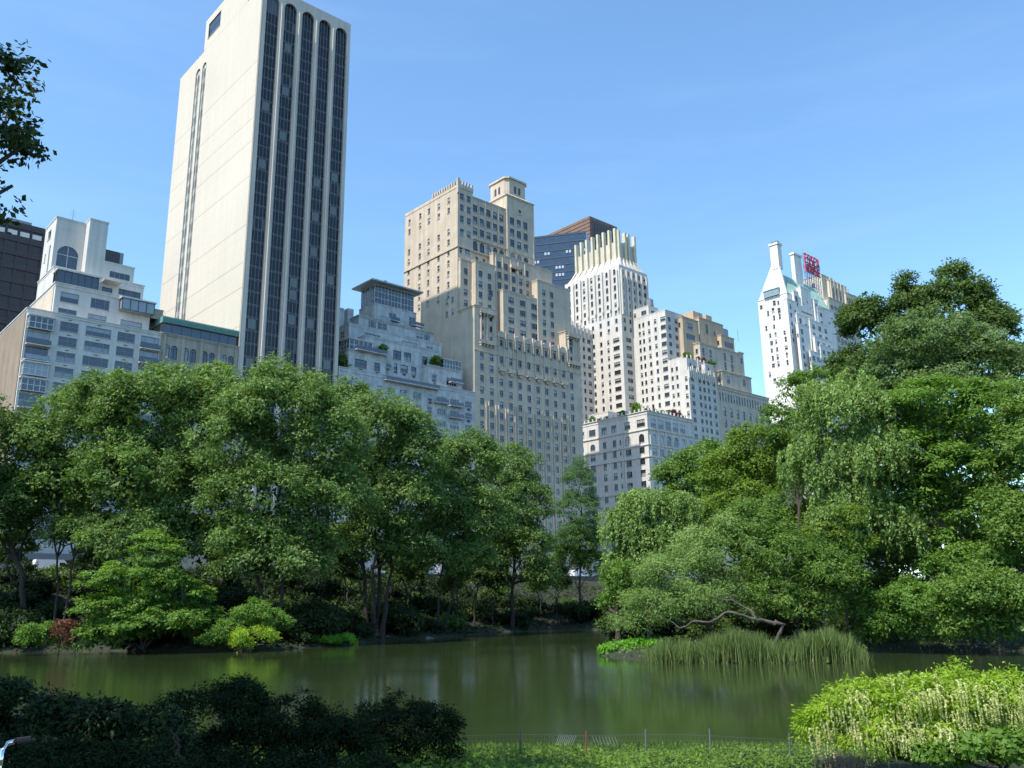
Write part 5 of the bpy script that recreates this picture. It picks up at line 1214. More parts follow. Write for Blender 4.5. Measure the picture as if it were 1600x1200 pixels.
tree('broad_tree', 'bright green small leaved tree at the water left of the silver bush', 'tree', 98, (960,), [(965, 900, 28, 30), (985, 930, 34, 28), (955, 940, 18, 18)], L_bright, leaf=.22, lobe_r=1.1, clump_r=.5, per_lobe=18, per_clump=18)
tree('willow_tree', 'broad silver green willow bush behind the bare bent trunk', 'tree', 91, (1120,), [(1060, 900, 65, 50), (1130, 870, 70, 50), (1030, 950, 55, 40), (1110, 945, 80, 38), (1000, 975, 35, 22), (1085, 850, 28, 34), (1145, 825, 26, 30), (1025, 905, 24, 30)], L_wil, style='round', leaf=.2, aspect=.34, lobe_r=1.4, clump_r=.6, per_lobe=24, per_clump=24, dens=1.25, r0=.22, fork=.3)
tree('willow_tree', 'silvery willow thicket right of the bent trunk', 'tree', 92, (1240,), [(1230, 870, 70, 55), (1290, 900, 55, 55), (1210, 930, 60, 40), (1180, 820, 50, 45), (1260, 950, 55, 30), (1160, 850, 35, 40), (1310, 860, 30, 30), (1200, 790, 25, 25)], L_mid, style='round', leaf=.22, aspect=.4, lobe_r=1.4, clump_r=.6, per_lobe=24, per_clump=24, dens=1.25, r0=.22, fork=.3)
tree('small_tree', 'light green open topped young tree standing above the silvery thicket', 'tree', 93, (1320,), [(1320, 810, 38, 26), (1290, 835, 36, 24), (1340, 850, 26, 22), (1280, 870, 30, 20), (1310, 900, 40, 26)], L_yel, style='layer', leaf=.2, lobe_r=1.0, clump_r=.5, per_lobe=18, per_clump=18, r0=.13)
for i, (x, R, lab, ee, mm) in enumerate([
    (1440, 94, 'bright rounded bush overhanging the right shore', [(1440, 945, 60, 40), (1400, 975, 32, 28), (1470, 985, 40, 20)], L_bright),
    (1540, 92, 'large light green bush at the right shore near the photo edge', [(1545, 935, 65, 48), (1590, 960, 45, 40), (1520, 980, 45, 26)], L_mid),
    (1370, 95, 'small dark bush between the reeds and the bright bush', [(1372, 980, 30, 28), (1350, 950, 30, 30)], L_mid),
    (1500, 97, 'pale green bush above the right shore', [(1500, 890, 55, 35), (1560, 885, 45, 35)], L_bright)]):
    shrub('shore_shrub', lab, R, (x,), ee, mm, leaf=.22, lobe_r=1.2, clump_r=.5, per_lobe=20, per_clump=20, dens=1.1)
for i in range(45):
    x = RS.uniform(1040, 1640); R = RS.uniform(98, 150); d = ray(x, 900); hd = hypot(d[0], d[1]); X, Y = d[0]/hd*R, d[1]/hd*R
    if float(sdist(np.array([X]), np.array([Y]))[0]) < 2 or -X*sin(A42)+Y*cos(A42) > WALLT-3: continue
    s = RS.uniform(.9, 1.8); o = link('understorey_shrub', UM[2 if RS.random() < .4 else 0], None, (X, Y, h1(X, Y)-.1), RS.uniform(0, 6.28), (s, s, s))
    tag(o, 'shaded shrub inside the wood on the right shore', 'shrub', 'shrubs inside the right hand wood')
# ---------------------------------------------------------------- bent trunk, reeds, water plants, rocks
def PW(x, y, R): return D_(x, y, R)
root = tag(empty('leaning_tree', PW(1207, 1035, 80)), 'bare dead tree bent low to the left above the reeds', 'tree')
o0 = root.location.copy()
def limb(pts, rad, name='limb', mat=None):
    mb = MB(); P = []; Rr = []
    pts = [PW(*p)-o0 for p in pts]
    for i in range(len(pts)-1):
        for k in range(3):
            u = k/3; P.append(pts[i].lerp(pts[i+1], u)+Vector((random.uniform(-.05, .05),)*3)); Rr.append((rad[i]*(1-u)+rad[i+1]*u)*(.60)*random.uniform(.85, 1.2))
    P.append(pts[-1]); Rr.append(rad[-1]); mb.tube(P, Rr, 8)
    return mb.build(name, mat or M_limb, root, smooth=True)
random.seed(8)
M_limb = wallmat('weathered dark limb', (0.10, 0.08, 0.062), 0.95, 0.4, 1.5, 0.3, bump=.8)
limb([(1207, 1040, 80), (1210, 1010, 80), (1218, 990, 80), (1225, 976, 80.2), (1210, 972, 80.2)], [.22, .24, .25, .27, .25], 'trunk')
limb([(1212, 974, 80.2), (1195, 970, 80), (1178, 968, 79.6), (1160, 962, 79.2), (1148, 957, 79), (1133, 957, 79), (1122, 966, 79), (1108, 972, 79), (1082, 971, 79), (1072, 979, 79), (1062, 981, 79), (1045, 968, 79), (1030, 962, 79)], [.26, .25, .24, .2, .18, .17, .16, .15, .13, .12, .09, .06, .03])
limb([(1180, 968, 79.6), (1176, 956, 79.8), (1163, 950, 80), (1152, 944, 80), (1146, 938, 80), (1130, 937, 80), (1118, 933, 80), (1104, 928, 80)], [.2, .19, .17, .15, .12, .1, .07, .04])
limb([(1148, 942, 80), (1141, 930, 80.3), (1138, 924, 80.4)], [.08, .05, .03])
def blades(name, pts, h, w_, mat, lean=.12, label=None, cat=None, kind='stuff'):
    P = np.array(pts); n = len(P); hh = h*rng.uniform(.6, 1.1, n)
    a = rng.uniform(0, 2*pi, n); B = np.stack([np.cos(a), np.sin(a), np.zeros(n)], 1)*(w_*.5)
    ln = rng.normal(size=(n, 2))*lean*hh[:, None]; V = []
    b0 = P; m1 = P+np.column_stack([ln*.3, hh*.55]); tp = P+np.column_stack([ln, hh])
    V = np.stack([b0-B, b0+B, m1+B*.9, m1-B*.9, tp+B*.12, tp-B*.12], 1).reshape(-1, 3)
    q = np.arange(n)*6; Q = np.concatenate([np.stack([q, q+1, q+2, q+3], 1), np.stack([q+3, q+2, q+4, q+5], 1)])
    me = ninja(V, Q, name, mat, np.tile(np.clip(rng.uniform(0, 1, n), 0, 1), 2))
    return tag(link(name, me), label, cat, None, kind)
pts = []
for k in range(11000):
    x = rng.uniform(1010, 1356); dd = rng.uniform(0, 5.5)**1.0; gx_, gy_ = G_(x, 1037, 0); L = hypot(gx_, gy_)
    s = (L+dd)/L
    edge = min(1, .45+(x-1018)/70, .4+(1356-x)/40)*(.82+.18*sin(x*.045)+.08*sin(x*.17+1))
    if rng.uniform() > .35+.65*edge: continue
    pts.append((gx_*s, gy_*s, -.1-2.6*(1-edge)))
blades('reeds', pts, 2.7, .07, L_reed, .13, 'dense stand of tall green reeds along the right shore around the bent trunk', 'reeds')
sel = [pts[i] for i in range(0, len(pts), 6)]
blades('dead_reeds', sel, 1.5, .06, leafmat('dry reed stems', (.14, .12, .05), (.30, .26, .12), .2), .22, 'yellow dry stems at the foot of the green reeds', 'reeds')
gx1, gy1 = G_(972, 1024, 0)
root = tag(empty('water_plant_patch', (gx1, gy1, 0)), 'bright lime green clump of broad leaved water plants left of the reeds', 'water plants')
mb_ = crown_mesh([((0, .8, .55), (2.0, 1.5, .6)), ((1.6, 1.2, .75), (1.3, 1.2, .6)), ((-1.2, .6, .4), (1.0, .9, .5)), ((3.0, 1.6, .7), (1.3, 1.2, .6)), ((2.2, 3.0, .7), (1.8, 1.4, .6))], 'round', .26, L_lime, lobe_r=.45, clump_r=.3, per_lobe=12, per_clump=12, name='foliage')
link('foliage', mb_, root)
M_rock = wallmat('grey rock', (0.20, 0.19, 0.175), 0.9, 0.35, 1.2, 0.1, bump=.8)
def rock(x, y, w_, h_, label, seed, z=0.0, group=None, mat=None, d_=None):
    X, Y = G_(x, y, z); R_ = random.Random(seed); bm = bmesh.new(); bmesh.ops.create_icosphere(bm, subdivisions=3, radius=1)
    ph = [R_.uniform(0, 6) for _ in range(6)]
    for v in bm.verts:
        c = v.co; k = 1+.16*sin(c.x*3+ph[0])+.14*sin(c.y*4+ph[1])+.12*sin(c.z*5+ph[2])+.06*sin(c.x*9+ph[3])*sin(c.y*8+ph[4]); v.co = Vector((c.x*w_*k, c.y*(d_ or w_*.6)*k, c.z*h_*k))
    me = bpy.data.meshes.new('rock'); bm.to_mesh(me); bm.free(); me.materials.append(mat or M_rock)
    return tag(link('rock', me, None, (X, Y, z), R_.uniform(-.3, .3)), label, 'rock', group)
rock(450, 1010, 3.0, .55, 'long pale rock at the far waterline below the pale green shrub', 1)
rock(500, 1009, 1.2, .35, 'small flat rock right of the long pale rock', 2)
rock(525, 1008, .8, .3, 'smallest rock on the far left of centre waterline', 3)
rock(365, 1016, 1.0, .35, 'rock at the foot of the yellow green mound shrub', 4)
rock(610, 998, 2.6, .6, 'grey rock ledge at the far waterline, left one of the pair', 5)
rock(650, 997, 2.8, .5, 'grey rock ledge at the far waterline, right one of the pair', 6)
rock(1487, 1012, 1.5, .95, 'brown boulder at the right shore under the bushes', 7, mat=wallmat('brown rock', (0.2, 0.15, 0.11), .9, .3, 1.5, .1, bump=.8))
rock(1022, 1000, 1.8, .5, 'flat grey rock behind the lime water plants', 8)
mb = MB(); X, Y = G_(480, 1010, 0)
# grassy bank
pts = []
for k in range(5000):
    x = rng.uniform(430, 560); gx_, gy_ = G_(x, 1008, 0); L = hypot(gx_, gy_); s = (L+rng.uniform(.6, 6))/L
    pts.append((gx_*s, gy_*s, h1(gx_*s, gy_*s)-.03))
    if k > 2500: break
blades('bank_grass', pts, .35, .09, L_shrub, .3, 'sunlit patch of short grass on the far bank near the rocks', 'grass')

# ---------------------------------------------------------------- park wall and cars on the street
M_wall = wallmat('brown park wall stone', (0.15, 0.125, 0.10), 0.95, 0.3, 1.0, 0.2, bump=.6)
M_wcap = wallmat('park wall coping', (0.22, 0.20, 0.17), 0.9, 0.2)
wr = tag(empty('park_wall', W_(60, WALLT, STREET-1.0), A42), 'low dark stone wall between the wooded bank and the street', 'wall')
bl = MB(); bl.box(0, 2.36, 0, .5, 0, .72); blm = bl.mesh('stone_block', M_wall); cp = MB(); cp.box(0, 2.38, -.08, .58, 0, .16); cpm = cp.mesh('coping_stone', M_wcap)
for k in range(-42, 88):
    s = k*2.4
    if k % 1 == 0 and -40 < k < 86:
        for r_ in range(2 if True else 3):
            o = link('stone_block', blm, wr, (s-60+(1.2 if r_ else 0), (.03 if (k+r_) % 3 == 0 else 0), r_*.74))
        link('coping_stone', cpm, wr, (s-60, 0, 1.49))
mb = MB(); mb.box(-170, 160, .04, .46, -.6, 1.48); mb.build('wall_core', M_wall, wr)

def car_meshes(kind, paint):
    L, Wd, H = {'sedan': (4.6, 1.8, 1.45), 'van': (5.6, 2.1, 2.5), 'truck': (7.5, 2.3, 3.0), 'suv': (4.8, 1.9, 1.75)}[kind]
    mb = MB(); h0 = .32
    if kind in ('sedan', 'suv'):
        hb = .92 if kind == 'sedan' else 1.1
        prof = [(-L/2, h0), (-L/2, hb-.12), (-L/2+.15, hb), (-L*.30, hb+.04), (-L*.16, H-.05), (-L*.1, H), (L*.16, H), (L*.22, H-.06), (L*.36, hb+.02), (L/2-.2, hb-.12), (L/2, hb-.3), (L/2, h0)]
    else:
        prof = [(-L/2, h0), (-L/2, H-.1), (-L/2+.1, H), (L*.27, H), (L*.34, H-.35), (L*.40, 1.25), (L/2-.1, 1.05), (L/2, .9), (L/2, h0)]
    n = len(prof)
    ins = [(.0 if z < 1.0 else min(.22, (z-1.0)*.28)) for x, z in prof] if kind in ('sedan', 'suv') else [0.0]*n
    a = [(x, -Wd/2+i, z) for (x, z), i in zip(prof, ins)]; c = [(x, Wd/2-i, z) for (x, z), i in zip(prof, ins)]
    mb.poly(a); mb.poly(list(reversed(c)))
    for k in range(n): j = (k+1) % n; mb.quad(a[k], a[j], c[j], c[k])
    body = mb.mesh('body', paint)
    g = MB(); y = Wd/2
    if kind in ('sedan', 'suv'):
        zb_, zt_ = (.98, H-.1) if kind == 'sedan' else (1.14, H-.12)
        for sg in (1, -1): g.poly([(-L*.27, sg*(y+.005), zb_), (L*.32, sg*(y+.005), zb_), (L*.17, sg*(y-.17), zt_), (-L*.13, sg*(y-.17), zt_)])
        g.poly([(L*.355, -y+.15, zb_), (L*.355, y-.15, zb_), (L*.235, y-.25, zt_), (L*.235, -y+.25, zt_)]); g.poly([(-L*.305, -y+.15, zb_), (-L*.305, y-.15, zb_), (-L*.175, y-.25, zt_), (-L*.175, -y+.25, zt_)])
    else:
        for sg in (1, -1): g.box(L*.16, L*.32, sg*y-.01, sg*y+.01, 1.35, H-.5)
        g.poly([(L*.352, -y+.2, H-.4), (L*.352, y-.2, H-.4), (L*.405, y-.2, 1.3), (L*.405, -y+.2, 1.3)])
    glass = g.mesh('windows', M_gE)
    wm = MB(); r = .34; n = 14
    for y0, y1, rr, m in ((-.11, .11, r, 0), (-.12, -.111, r*.6, 1)):
        ring = [(rr*cos(2*pi*k/n), rr*sin(2*pi*k/n)) for k in range(n)]; wm.prism(ring, y0, y1, m)
    wheel = wm.mesh('wheel', [M_frameD, M_frameM])
    return L, Wd, body, glass, wheel
def car(kind, paint, s, t, label):
    L, Wd, body, glass, wheel = car_meshes(kind, paint)
    root = tag(empty('parked_'+{'sedan': 'car', 'suv': 'car', 'van': 'van', 'truck': 'truck'}[kind], W_(s, t, STREET-.12), A42), label, 'car' if kind in ('sedan', 'suv') else kind)
    link('body', body, root); link('glazing', glass, root)
    for x in (-L*.31, L*.31):
        for y in (-Wd/2+.1, Wd/2-.1): link('wheel', wheel, root, (x, y, .34), 0 if y < 0 else pi)
def spx(x, t): return N_(x, 895, t)[0]
P = lambda n, c: plain(n, c, .35)
tc_ = WALLT+7.0
car('van', P('white van paint', (.7, .7, .72)), spx(80, tc_), tc_, 'long white van behind the park wall at the far left')
car('suv', P('silver paint', (.5, .5, .5)), spx(122, tc_), tc_, 'silver car behind the park wall just right of the white van')
car('van', P('white box van paint', (.75, .75, .75)), spx(629, tc_), tc_, 'white van seen between trunks at the centre left behind the park wall')
car('sedan', P('teal paint', (.12, .35, .33)), spx(604, tc_), tc_, 'teal car to the left of the white van between the trunks')
car('truck', P('lavender grey paint', (.36, .35, .46)), spx(705, tc_), tc_, 'lavender grey truck behind the park wall below the tan hotel')
car('sedan', P('blue grey paint', (.12, .16, .25)), spx(560, tc_), tc_, 'dark blue grey car left of the teal car')
car('sedan', P('red paint', (.4, .05, .03)), spx(488, tc_), tc_, 'red car behind the park wall below the tall striped tower')
car('van', P('pale van paint', (.65, .65, .66)), spx(905, tc_), tc_, 'white van glimpsed at the end of the pond right of the trees')
car('sedan', P('black paint', (.03, .03, .03)), spx(35, tc_), tc_, 'black car at the left edge behind the park wall')
# street lamp
lx = spx(688, WALLT+2)
root = tag(empty('street_lamp', W_(lx, WALLT+2, STREET), A42), 'pale globe street lamp on a post behind the park wall', 'street lamp')
mb = MB(); mb.tube([(0, 0, 0), (0, 0, .4), (0, 0, 3.2)], [.16, .09, .06], 8); mb.build('post', M_frameM, root)
bm = bmesh.new(); bmesh.ops.create_uvsphere(bm, u_segments=12, v_segments=8, radius=.3); bmesh.ops.translate(bm, vec=(0, 0, 3.45), verts=bm.verts); me = bpy.data.meshes.new('globe'); bm.to_mesh(me); bm.free(); me.materials.append(plain('lamp globe glass', (.8, .8, .78), .3)); link('globe', me, root)
# flag
root = tag(empty('flag', W_(spx(498, 184), 183.0, STREET+9), A42), 'blue and white flag hanging before the buildings between the trunks', 'flag')
mb = MB()
for k in range(6): mb.quad((k*.3, .12*sin(k*1.4), 0), ((k+1)*.3, .12*sin((k+1)*1.4), 0), ((k+1)*.3, .12*sin((k+1)*1.4), 3.4), (k*.3, .12*sin(k*1.4), 3.4), 0 if k not in (2, 3) else 1)
mb.build('cloth', [P('flag blue', (.05, .15, .5)), P('flag white', (.8, .8, .8))], root)
mb = MB(); mb.tube([(-.1, 3.1, 3.0), (-.1, 0, 3.7)], [.05, .04], 6); mb.build('pole', M_frameM, root)

# ---------------------------------------------------------------- roof terrace plants
TM = {m: crown_mesh([((0, 0, .9), (.8, .8, .8)), ((.3, .1, 1.4), (.6, .6, .6))], 'round', .2, mm, lobe_r=.4, clump_r=.25, per_lobe=10, per_clump=10, name='foliage') for m, mm in (('g', L_mid), ('y', L_bright), ('p', L_purp), ('d', L_dark))}
ptm = MB(); ptm.box(-.45, .45, -.45, .45, 0, .35); PT_ = ptm.mesh('planter', M_barkL)
def pot(s, t, z, m, sc, label, group=None):
    root = tag(empty('potted_plant', W_(s, t, z), RS.uniform(0, 1)), label, 'plant', group); root.scale = (sc, sc, sc*RS.uniform(.9, 1.3))
    link('planter', PT_, root); link('foliage', TM[m], root, (0, 0, .2))
for i, (f, m, sc) in enumerate([(1.2, 'd', 1.2), (3.0, 'g', .9), (5.0, 'g', 1.1), (7.0, 'd', 1.0), (9.3, 'g', 1.1), (11.4, 'g', .9), (13.5, 'g', 1.0), (15.4, 'p', 1.7), (18.5, 'p', 1.6), (21.0, 'p', .9)]):
    pot(230.6+f, T0+1.2, 67.7, m, sc, 'potted %s on the street side roof edge of the ornate corner house' % {'p': 'purple shrub', 'd': 'dark green shrub', 'g': 'green shrub'}[m], 'potted shrubs along the street side of the corner house terrace')
for t, m, sc in ((T0+27, 'y', 1.4), (T0+23.5, 'p', 1.2), (T0+20, 'g', 1.1), (T0+12.5, 'y', 1.6), (T0+6.5, 'y', 1.9), (T0+5, 'g', 1.2)):
    pot(231.5, t, 67.7, m, sc, 'potted shrub on the sunlit side roof edge of the ornate corner house', 'potted shrubs along the sunlit side of the corner house terrace')
pot(122.2, T0+1.5, 68.6, 'y', 1.5, 'bright green potted tree on the left terrace of the grey terraced house')
pot(140.0, T0+1.5, 68.7, 'y', 1.8, 'bright green potted tree on the right terrace of the grey terraced house')
pot(109.8, T0+1.5, 62.7, 'd', 1.8, 'dark shrub at the left end of the grey terraced house beside the striped tower')
pot(111.2, T0+1.2, 62.7, 'y', 1.1, 'small light shrub on the low left terrace of the grey terraced house')
z_ = N_(905, 500, 205)[1]
pot(N_(874, 492, 200)[0]-1, 200, N_(874, 500, 200)[1], 'y', 2.2, 'light green terrace tree on the right shoulder of the tan hotel')
for i, f in enumerate((0, 1.6, 3.2)): pot(259.0+f, T0+3.4, 93.1, 'g', 1.1, 'leafy terrace shrub on the white stepped block', 'terrace shrubs on the white stepped block')
for i, f in enumerate((0, 1.8, 3.5, 5.0)): pot(266.5+f*2, T0+3.2, 93.1, 'p' if i < 2 else 'y', 1.0, 'reddish terrace shrub before the orange penthouse' if i < 2 else 'yellowish terrace shrub before the orange penthouse', 'terrace shrubs before the orange penthouse %s' % ('left' if i < 2 else 'right'))

# ---------------------------------------------------------------- ivy added to darken the far bank, shade put into its colour
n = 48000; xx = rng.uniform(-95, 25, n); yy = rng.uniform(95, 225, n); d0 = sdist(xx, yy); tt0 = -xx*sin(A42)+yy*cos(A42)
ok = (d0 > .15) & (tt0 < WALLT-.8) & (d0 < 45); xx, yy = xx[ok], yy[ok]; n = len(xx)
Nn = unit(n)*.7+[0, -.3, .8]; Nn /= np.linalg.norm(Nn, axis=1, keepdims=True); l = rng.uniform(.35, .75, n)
tag(link('added_bank_ivy', leaves(np.stack([xx, yy, hgt(xx, yy)+rng.uniform(.0, .4, n)], 1), Nn, unit(n), l, l*.7, rng.uniform(0, 1, n), 'added_bank_ivy', L_shade, True)), 'added ivy covering the far bank slope, shade put into its leaf colour', 'ivy', None, 'stuff')
n = 16000; xx = rng.uniform(8, 75, n); yy = rng.uniform(76, 150, n); d0 = sdist(xx, yy); tt0 = -xx*sin(A42)+yy*cos(A42)
ok = (d0 > .1) & (tt0 < WALLT-.8); xx, yy = xx[ok], yy[ok]; n = len(xx)
Nn = unit(n)*.7+[0, -.3, .8]; Nn /= np.linalg.norm(Nn, axis=1, keepdims=True); l = rng.uniform(.25, .5, n)
tag(link('bank_undergrowth', leaves(np.stack([xx, yy, hgt(xx, yy)+rng.uniform(.0, .5, n)], 1), Nn, unit(n), l, l*.7, rng.uniform(0, 1, n), 'bank_undergrowth', L_dark, True)), 'dark undergrowth covering the ground of the right shore', 'undergrowth', None, 'stuff')

# ---------------------------------------------------------------- two people sitting on the far bank
def person(label, px_, R, shirt, trousers, turn):
    d = ray(px_, 970); hd = hypot(d[0], d[1]); X, Y = d[0]/hd*R, d[1]/hd*R; Z = h1(X, Y)
    root = tag(empty('person', (X, Y, Z), turn), label, 'person')
    V = [(0, 0, .16), (0, 0, .38), (0, -.02, .60), (0, -.02, .68), (0, -.03, .83),      # pelvis, belly, chest, neck, head
         (.17, -.01, .58), (.25, -.12, .36), (.16, -.34, .34), (.13, -.42, .35), (-.17, -.01, .58), (-.25, -.12, .36), (-.16, -.34, .34), (-.13, -.42, .35),
         (.10, -.06, .14), (.14, -.44, .42), (.13, -.62, .06), (.13, -.76, .04), (-.10, -.06, .14), (-.14, -.44, .42), (-.13, -.62, .06), (-.13, -.76, .04)]
    Ed = [(0, 1), (1, 2), (2, 3), (3, 4), (2, 5), (5, 6), (6, 7), (7, 8), (2, 9), (9, 10), (10, 11), (11, 12), (0, 13), (13, 14), (14, 15), (15, 16), (0, 17), (17, 18), (18, 19), (19, 20)]
    rad = [.13, .13, .15, .055, .105, .06, .045, .035, .03, .06, .045, .035, .03, .09, .07, .05, .035, .09, .07, .05, .035]
    me = bpy.data.meshes.new('tmp'); me.from_pydata(V, Ed, []); ob = bpy.data.objects.new('tmp', me); C.objects.link(ob)
    md = ob.modifiers.new('s', 'SKIN'); sv = me.skin_vertices[0].data
    for i, r in enumerate(rad): sv[i].radius = (r, r)
    sv[0].use_root = True; ob.modifiers.new('u', 'SUBSURF').levels = 1
    dg = bpy.context.evaluated_depsgraph_get(); m2 = bpy.data.meshes.new_from_object(ob.evaluated_get(dg)); bpy.data.objects.remove(ob)
    m2.materials.clear()
    for q in (plain('skin', (.45, .28, .2), .6), shirt, trousers): m2.materials.append(q)
    for p in m2.polygons:
        c = p.center; p.material_index = 0 if c.z > .66 or c.y < -.26 and abs(c.x) < .3 and c.z > .30 and c.z < .38 and c.y < -.34 else (1 if c.z > .24 and c.y > -.2 else 2); p.use_smooth = True
    m2.name = 'body'; link('body', m2, root)
    bm = bmesh.new(); bmesh.ops.create_uvsphere(bm, u_segments=10, v_segments=8, radius=.115)
    for v in list(bm.verts):
        if v.co.z < -.02 and v.co.y < .03: v.co.y = max(v.co.y, .0)
    me = bpy.data.meshes.new('hair'); bm.to_mesh(me); bm.free(); me.materials.append(plain('dark hair', (.03, .02, .015), .7)); link('hair', me, root, (0, .0, .86))
person('person in a white shirt sitting on the grass of the far bank', 646, 141, plain('white shirt', (.8, .8, .8), .8), plain('blue jeans', (.05, .07, .14), .8), .3)
person('person in a pale blue shirt sitting to the right on the far bank', 668, 141.5, plain('pale shirt', (.55, .6, .7), .8), plain('dark trousers', (.03, .03, .03), .8), -.3)
# ---------------------------------------------------------------- foreground
def at_fg(x, R):
    d = ray(x, 1150); hd = hypot(d[0], d[1]); return d[0]/hd*R, d[1]/hd*R
# shade trees standing left of the camera; one reaches into the frame
NEAR = dict(lobe_r=1.7, clump_r=.7, per_lobe=16, per_clump=13)
L_near = leafmat('near tree leaves', (0.022, 0.045, 0.016), (0.07, 0.11, 0.035), .25)
def near_tree(label, X, Y, ells, r0=.4, leaf=.17, dens=1.0, **k):
    Z = h1(X, Y); root = tag(empty('shade_tree', (X, Y, Z)), label, 'tree')
    E2 = [((a-X, b_-Y, c-Z), (r1_, r2_, r3_)) for a, b_, c, r1_, r2_, r3_ in ells]
    kk = dict(NEAR); kk.update(k)
    link('crown', crown_mesh(E2, 'round', leaf, L_near, dens=dens, **kk), root)
    link('trunk', trunk_mesh(root, [c for c, r in E2 if r[0] > .6], r0, M_bark, seed=int(X*7+Y), tmax=.8, wob=.25), root)
near_tree('dark tree reaching into the upper left corner of the photo with sparse leafy branches', -21.5, 17.5,
          [(-21, 18, 15.5, 5.0, 5.0, 4.0), (-22, 17, 20, 5, 5, 4.0), (-20.0, 20, 10.8, 3.6, 3.6, 2.6)]+[(*D_(x, y, R), rx, rx, rz) for x, y, R, rx, rz in ((-25, 120, 24, 1.2, 1.1), (5, 90, 24, .55, .45), (12, 190, 23.5, .75, .5), (-20, 230, 24, 1.2, 1.2), (40, 225, 23, .7, .5), (62, 255, 23, .45, .4), (20, 290, 23.5, .8, .5), (55, 310, 23, .4, .25), (-10, 340, 23.5, .9, .5), (30, 150, 24, .35, .3))], leaf=.165, tri=False, lobe_r=.7, clump_r=.22, per_lobe=15, per_clump=14)
near_tree('tall shade tree beyond the left edge of the view', -17, 9.0, [(-16.5, 10, 19, 5.5, 5.5, 4.5), (-15, 13, 24.5, 5.0, 5.0, 3.5), (-18, 8, 14, 5.5, 5.5, 4)], leaf=.4, dens=.8)
near_tree('shade tree behind and left of the viewpoint', -24, -3, [(-23, -2, 15, 6.5, 6.5, 5), (-20, 3, 19, 5, 5, 4)], leaf=.45, dens=.6)
near_tree('shade tree near the water beyond the left edge', -29, 25, [(-28, 25, 11, 5, 5, 5), (-27, 24, 16, 5, 5, 4)], leaf=.4, dens=.7)

# dark bushes in the left foreground
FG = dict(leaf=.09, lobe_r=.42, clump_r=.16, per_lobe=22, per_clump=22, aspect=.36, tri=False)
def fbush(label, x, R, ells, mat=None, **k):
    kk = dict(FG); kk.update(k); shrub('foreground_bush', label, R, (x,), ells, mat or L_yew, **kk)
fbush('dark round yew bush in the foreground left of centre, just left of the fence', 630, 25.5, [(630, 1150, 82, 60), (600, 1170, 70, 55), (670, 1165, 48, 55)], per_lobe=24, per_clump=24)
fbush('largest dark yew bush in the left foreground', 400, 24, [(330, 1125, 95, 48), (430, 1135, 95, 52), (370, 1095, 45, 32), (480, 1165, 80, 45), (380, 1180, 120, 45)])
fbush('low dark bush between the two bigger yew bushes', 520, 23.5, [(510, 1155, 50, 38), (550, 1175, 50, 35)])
fbush('dark loose bush at the left edge of the foreground', 60, 24, [(30, 1120, 60, 40), (110, 1140, 70, 40), (10, 1090, 40, 26), (60, 1170, 100, 45)], L_shade, leaf=.12, aspect=.4)
fbush('leafy dark bush left of the largest yew', 190, 23, [(160, 1135, 55, 32), (120, 1100, 22, 22), (240, 1150, 60, 35), (180, 1180, 110, 40)], L_shade, leaf=.12, aspect=.4)
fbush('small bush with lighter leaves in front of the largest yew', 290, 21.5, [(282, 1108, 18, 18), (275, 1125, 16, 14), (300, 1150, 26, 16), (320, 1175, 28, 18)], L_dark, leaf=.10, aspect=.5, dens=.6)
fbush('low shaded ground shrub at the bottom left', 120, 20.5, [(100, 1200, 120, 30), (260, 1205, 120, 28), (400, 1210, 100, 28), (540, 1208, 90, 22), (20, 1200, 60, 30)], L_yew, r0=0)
# strappy blue green plants in the shade
pts = []
for k in range(900):
    x = rng.uniform(70, 290); R = rng.uniform(21, 23); X, Y = at_fg(x, R); pts.append((X, Y, h1(X, Y)+.5))
P_ = np.array(pts); n = len(P_); ang = rng.uniform(0, 2*pi, n); ln = rng.uniform(.35, .7, n); V = []; Q = []
dx = np.cos(ang); dy = np.sin(ang)
prev = P_; wv = np.stack([-dy, dx, np.zeros(n)], 1)*.016
rings = []
for u in (0, .3, .6, .85, 1.0):
    c = P_+np.stack([dx*ln*u*.8, dy*ln*u*.8, ln*(1.5*u-1.35*u*u)], 1); k_ = (1-u*.85); rings += [c-wv*k_, c+wv*k_]
V = np.stack(rings, 1).reshape(-1, 3); q = np.arange(n)*10
Q = np.concatenate([np.stack([q+2*i, q+2*i+1, q+2*i+3, q+2*i+2], 1) for i in range(4)])
tag(link('strap_leaf_plants', ninja(V, Q, 'strap_leaf_plants', L_blue, np.tile(rng.uniform(0, 1, n), 4))), 'blue green arching strap leaved plants in the shade in front of the dark bushes', 'plants', None, 'stuff')

# ground cover along the fence and lawn
pts = []
N0 = 60000
LA = G_(1130, 1197, 1.0); LB = G_(1600, 1179, 1.0)
def lawn_line(x): return LA[1]+(LB[1]-LA[1])*(x-LA[0])/(LB[0]-LA[0])
xs = rng.uniform(-14, 22, N0*2); ys = rng.uniform(20.5, 28.6, N0*2)
dd = sdist(xs, ys); ok = (dd > .6); xs, ys = xs[ok][:N0], ys[ok][:N0]
lawn = ((ys < lawn_line(xs)) & (xs > LA[0]-.2)) | (ys < 10)
xs, ys = xs[~lawn], ys[~lawn]
n = len(xs); zs_ = hgt(xs, ys); bumpy = .12+.16*(np.sin(xs*2.1)+np.sin(ys*3.3+xs))**2*.3
P_ = np.stack([xs, ys, zs_+rng.uniform(0, 1, n)**.5*(bumpy+.10+.10*np.sin(xs*5.3+ys*2)*np.sin(ys*6.1-xs))], 1)
Nn = unit(n)*.6+[-.1, -.25, .8]; Nn /= np.linalg.norm(Nn, axis=1, keepdims=True)
l = rng.uniform(.07, .15, n)
